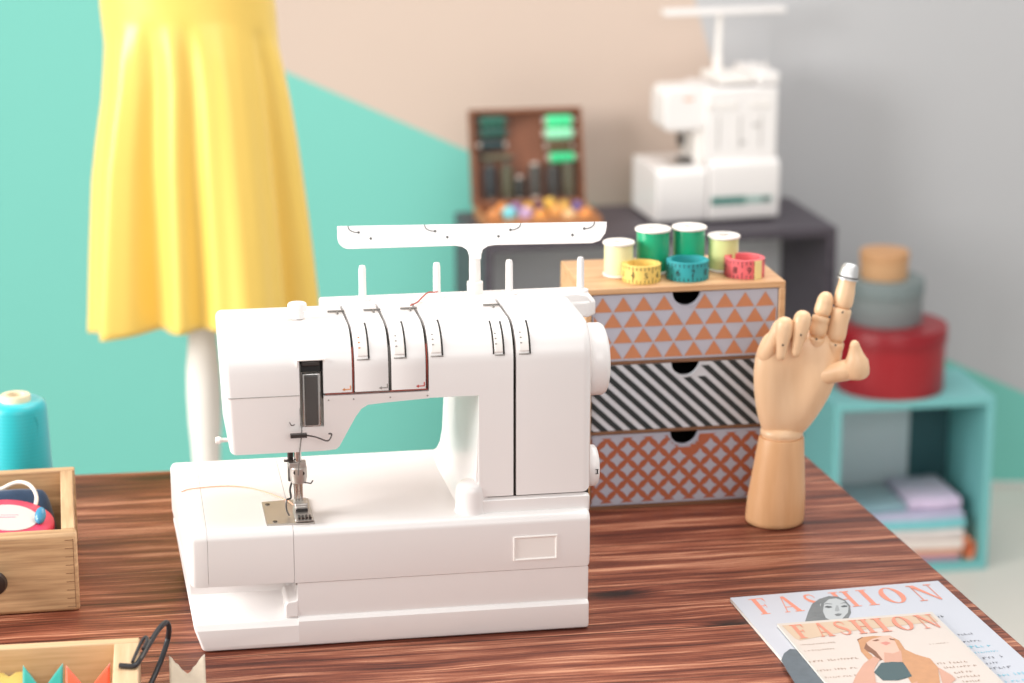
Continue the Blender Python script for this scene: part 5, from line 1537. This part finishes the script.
# ================================================================ DRESS ON A DRESS FORM
def build_dress():
    Yd = 3.60
    c = at_y(202, 331, Yd); cx = c.x
    form = thing('dress_form', 'ivory dress form with white turned pole behind the sewing machine', 'dress form', (cx, Yd, 0.0), 0)
    body = mat('form_linen', (236, 228, 214), 0.8, bump=0.2, bscale=600)
    pw = mat('white_painted_wood', (238, 232, 224), 0.4, var=0.02)
    zb = c.z
    # torso from the hip up, kept inside the dress
    secs = [(zb + 0.045, .085, .065), (zb + 0.10, .104, .078), (zb + 0.22, .112, .083), (zb + 0.33, .108, .078), (zb + 0.42, .095, .070), (zb + 0.48, .088, .065), (zb + 0.56, .105, .078), (zb + 0.64, .122, .088), (zb + 0.72, .120, .080), (zb + 0.79, .130, .066), (zb + 0.83, .085, .055), (zb + 0.86, .045, .045), (zb + 0.90, .042, .042)]
    rings = []
    tx = at_y(196, 160, Yd).x - cx
    for z, a, b_ in secs:
        f = min(1.0, (z - zb) / 0.1)
        a *= 0.80; b_ *= 0.78
        rings.append([(tx * f + a * math.cos(2 * PI * k / 40), b_ * math.sin(2 * PI * k / 40), z) for k in range(40)])
    b = MB(); b.loft(rings); b.build('torso', body, form, subsurf=1, angle=180)
    S = Yd / (F_PX * math.cos(PITCH))
    pr = [(0.0, zb + 0.04), (0.0215, zb + 0.04), (0.0215, zb + 0.002), (0.0225, zb - 0.02), (0.0262, zb - 0.06), (0.0268, zb - 0.105), (0.0255, zb - 0.15), (0.0230, zb - 0.18), (0.0195, zb - 0.26), (0.018, 0.30), (0.022, 0.28), (0.022, 0.20), (0.0, 0.20)]
    b = MB(); b.lathe(pr[::-1], 36); b.build('pole', pw, form, angle=70)
    for k in range(3):
        a = 0.5 + 2 * PI * k / 3
        b = MB(); b.tube(smoothpts([(0.016 * math.cos(a), 0.016 * math.sin(a), 0.25), (0.09 * math.cos(a), 0.09 * math.sin(a), 0.22), (0.17 * math.cos(a), 0.17 * math.sin(a), 0.10), (0.21 * math.cos(a), 0.21 * math.sin(a), 0.012)], 5), [0.014] * 10 + [0.011] * 6, 12); b.build('tripod_leg', pw, form)
    # the dress: outline from the waist to the hem with gathered flutes
    yel = mat('yellow_satin', (236, 200, 98), 0.36, var=0.02, scale=12, sheen=0.15, spec=0.6)
    yshift = 0.034
    rows = [(-60, 97, 268), (-30, 98, 271), (-8, 99.5, 274), (10, 100.5, 276), (30, 103, 277.5), (46, 105, 279), (70, 104.5, 284.5), (100, 103, 291), (140, 98, 298), (180, 94, 304), (220, 93, 309.5), (260, 92, 314.5), (300, 91.5, 319), (334, 91, 322)]
    N = 220; rings = []
    def flute(th, f):
        """radial offset of the folds, growing towards the hem"""
        v = 0.0
        for k, ph, am in ((6, 0.9, .40), (9, 2.4, .34), (13, 4.0, .26), (19, 1.2, .12), (27, 0.4, .06)):
            v += am * math.cos(k * th + ph + 0.25 * f * math.sin(2 * th + k))
        return v
    fine = []
    for i in range(len(rows) - 1):
        for s in range(5):
            t = s / 5; fine.append(tuple(a + (c_ - a) * t for a, c_ in zip(rows[i], rows[i + 1])))
    fine.append(rows[-1])
    for py, xl, xr in fine:
        l, r = at_y(xl, py, Yd), at_y(xr, py, Yd)
        mx = (l.x + r.x) / 2; a = (r.x - l.x) / 2
        g = max(0.0, min(1.0, (py - 38) / 300.0))
        amp = 0.0045 * min(1, max(0, (py - 30) / 40)) + 0.0350 * g ** 0.7
        dep = 0.098 + 0.030 * g
        ring = []
        for k in range(N):
            th = 2 * PI * k / N
            fl = flute(th, g) * amp
            ca, sa = math.cos(th), math.sin(th)
            # keep the traced outline at the two sides
            side = abs(ca) ** 6
            rr = fl * (1 - 0.75 * side)
            x = mx + (a + rr * 0.8) * ca; y = (dep + rr * 1.25) * sa
            zz = l.z + yshift * max(0.0, -sa)
            if py > 320: zz += -0.003 * math.cos(3 * th + 0.5)
            ring.append((x, Yd + y, zz))
        rings.append(ring)
    b = MB()
    b.loft(rings, cap=False)
    # bodice above the picture
    top = rings[0]; up = []
    for dz, fx_, fy_ in ((0.03, 0.99, 0.99), (0.06, 1.0, 1.0), (0.12, 1.08, 1.06), (0.18, 1.16, 1.10), (0.24, 1.14, 1.0), (0.29, 1.18, 0.86)):
        mxx = sum(p[0] for p in top) / N
        up.append([(mxx + (p[0] - mxx) * fx_, Yd + (p[1] - Yd) * fy_, p[2] + dz) for p in top])
    b2 = MB(); b2.loft([top] + up, cap=False)
    root = thing('dress', 'yellow satin dress with a fluted skirt hanging on the dress form', 'dress', (cx, Yd, zb), 0)
    for q in (b, b2):
        for p in q.v: p -= Vector(root.location)
    sk = b.build('skirt', yel, root, angle=180, fixn=True); md = sk.modifiers.new('thick', 'SOLIDIFY'); md.thickness = 0.0012; md.offset = -1
    bo = b2.build('bodice', yel, root, angle=180); md = bo.modifiers.new('thick', 'SOLIDIFY'); md.thickness = 0.0012; md.offset = -1
build_dress()

# ================================================================ CAMERA, LIGHT, EXPOSURE
def finish():
    cd = bpy.data.cameras.new('camera'); cam = bpy.data.objects.new('camera', cd); COL.objects.link(cam)
    cam.location = CAM; cam.rotation_euler = (PI / 2 - PITCH, 0, 0)
    cd.sensor_width = 36; cd.lens = 85; cd.sensor_fit = 'HORIZONTAL'
    cd.dof.use_dof = True; cd.dof.focus_distance = 2.42; cd.dof.aperture_fstop = 4.0
    scn.camera = cam
    w = bpy.data.worlds.new('daylight'); scn.world = w; w.use_nodes = True
    bg = w.node_tree.nodes['Background']
    bg.inputs['Color'].default_value = (1.0, 0.985, 0.965, 1); bg.inputs['Strength'].default_value = 0.48
    def area(name, loc, target, sx, sy, power, col=(1, 1, 1)):
        ld = bpy.data.lights.new(name, 'AREA'); ld.shape = 'RECTANGLE'; ld.size = sx; ld.size_y = sy; ld.energy = power; ld.color = col
        o = bpy.data.objects.new(name, ld); COL.objects.link(o); o.location = loc
        o.rotation_euler = (Vector(target) - Vector(loc)).to_track_quat('-Z', 'Y').to_euler()
        return o
    area('window_light', (-3.0, 1.6, 1.85), (0.1, 1.7, 0.85), 2.0, 1.5, 160, (1.0, 0.985, 0.96))
    area('ceiling_light', (0.7, 3.1, 3.3), (0.35, 3.0, 0.5), 2.2, 1.8, 60, (1.0, 0.985, 0.96))
    area('front_fill', (0.9, -0.4, 2.2), (0.6, 4.6, 0.3), 2.4, 1.2, 27, (1.0, 0.985, 0.965))  # added fill behind the camera, brightens the shelf interior and front faces
    v = scn.view_settings
    scn.display_settings.display_device = 'sRGB'
    v.view_transform = 'Standard'; v.look = 'None'; v.gamma = 1.0; v.exposure = 0.14; v.use_curve_mapping = False
finish()
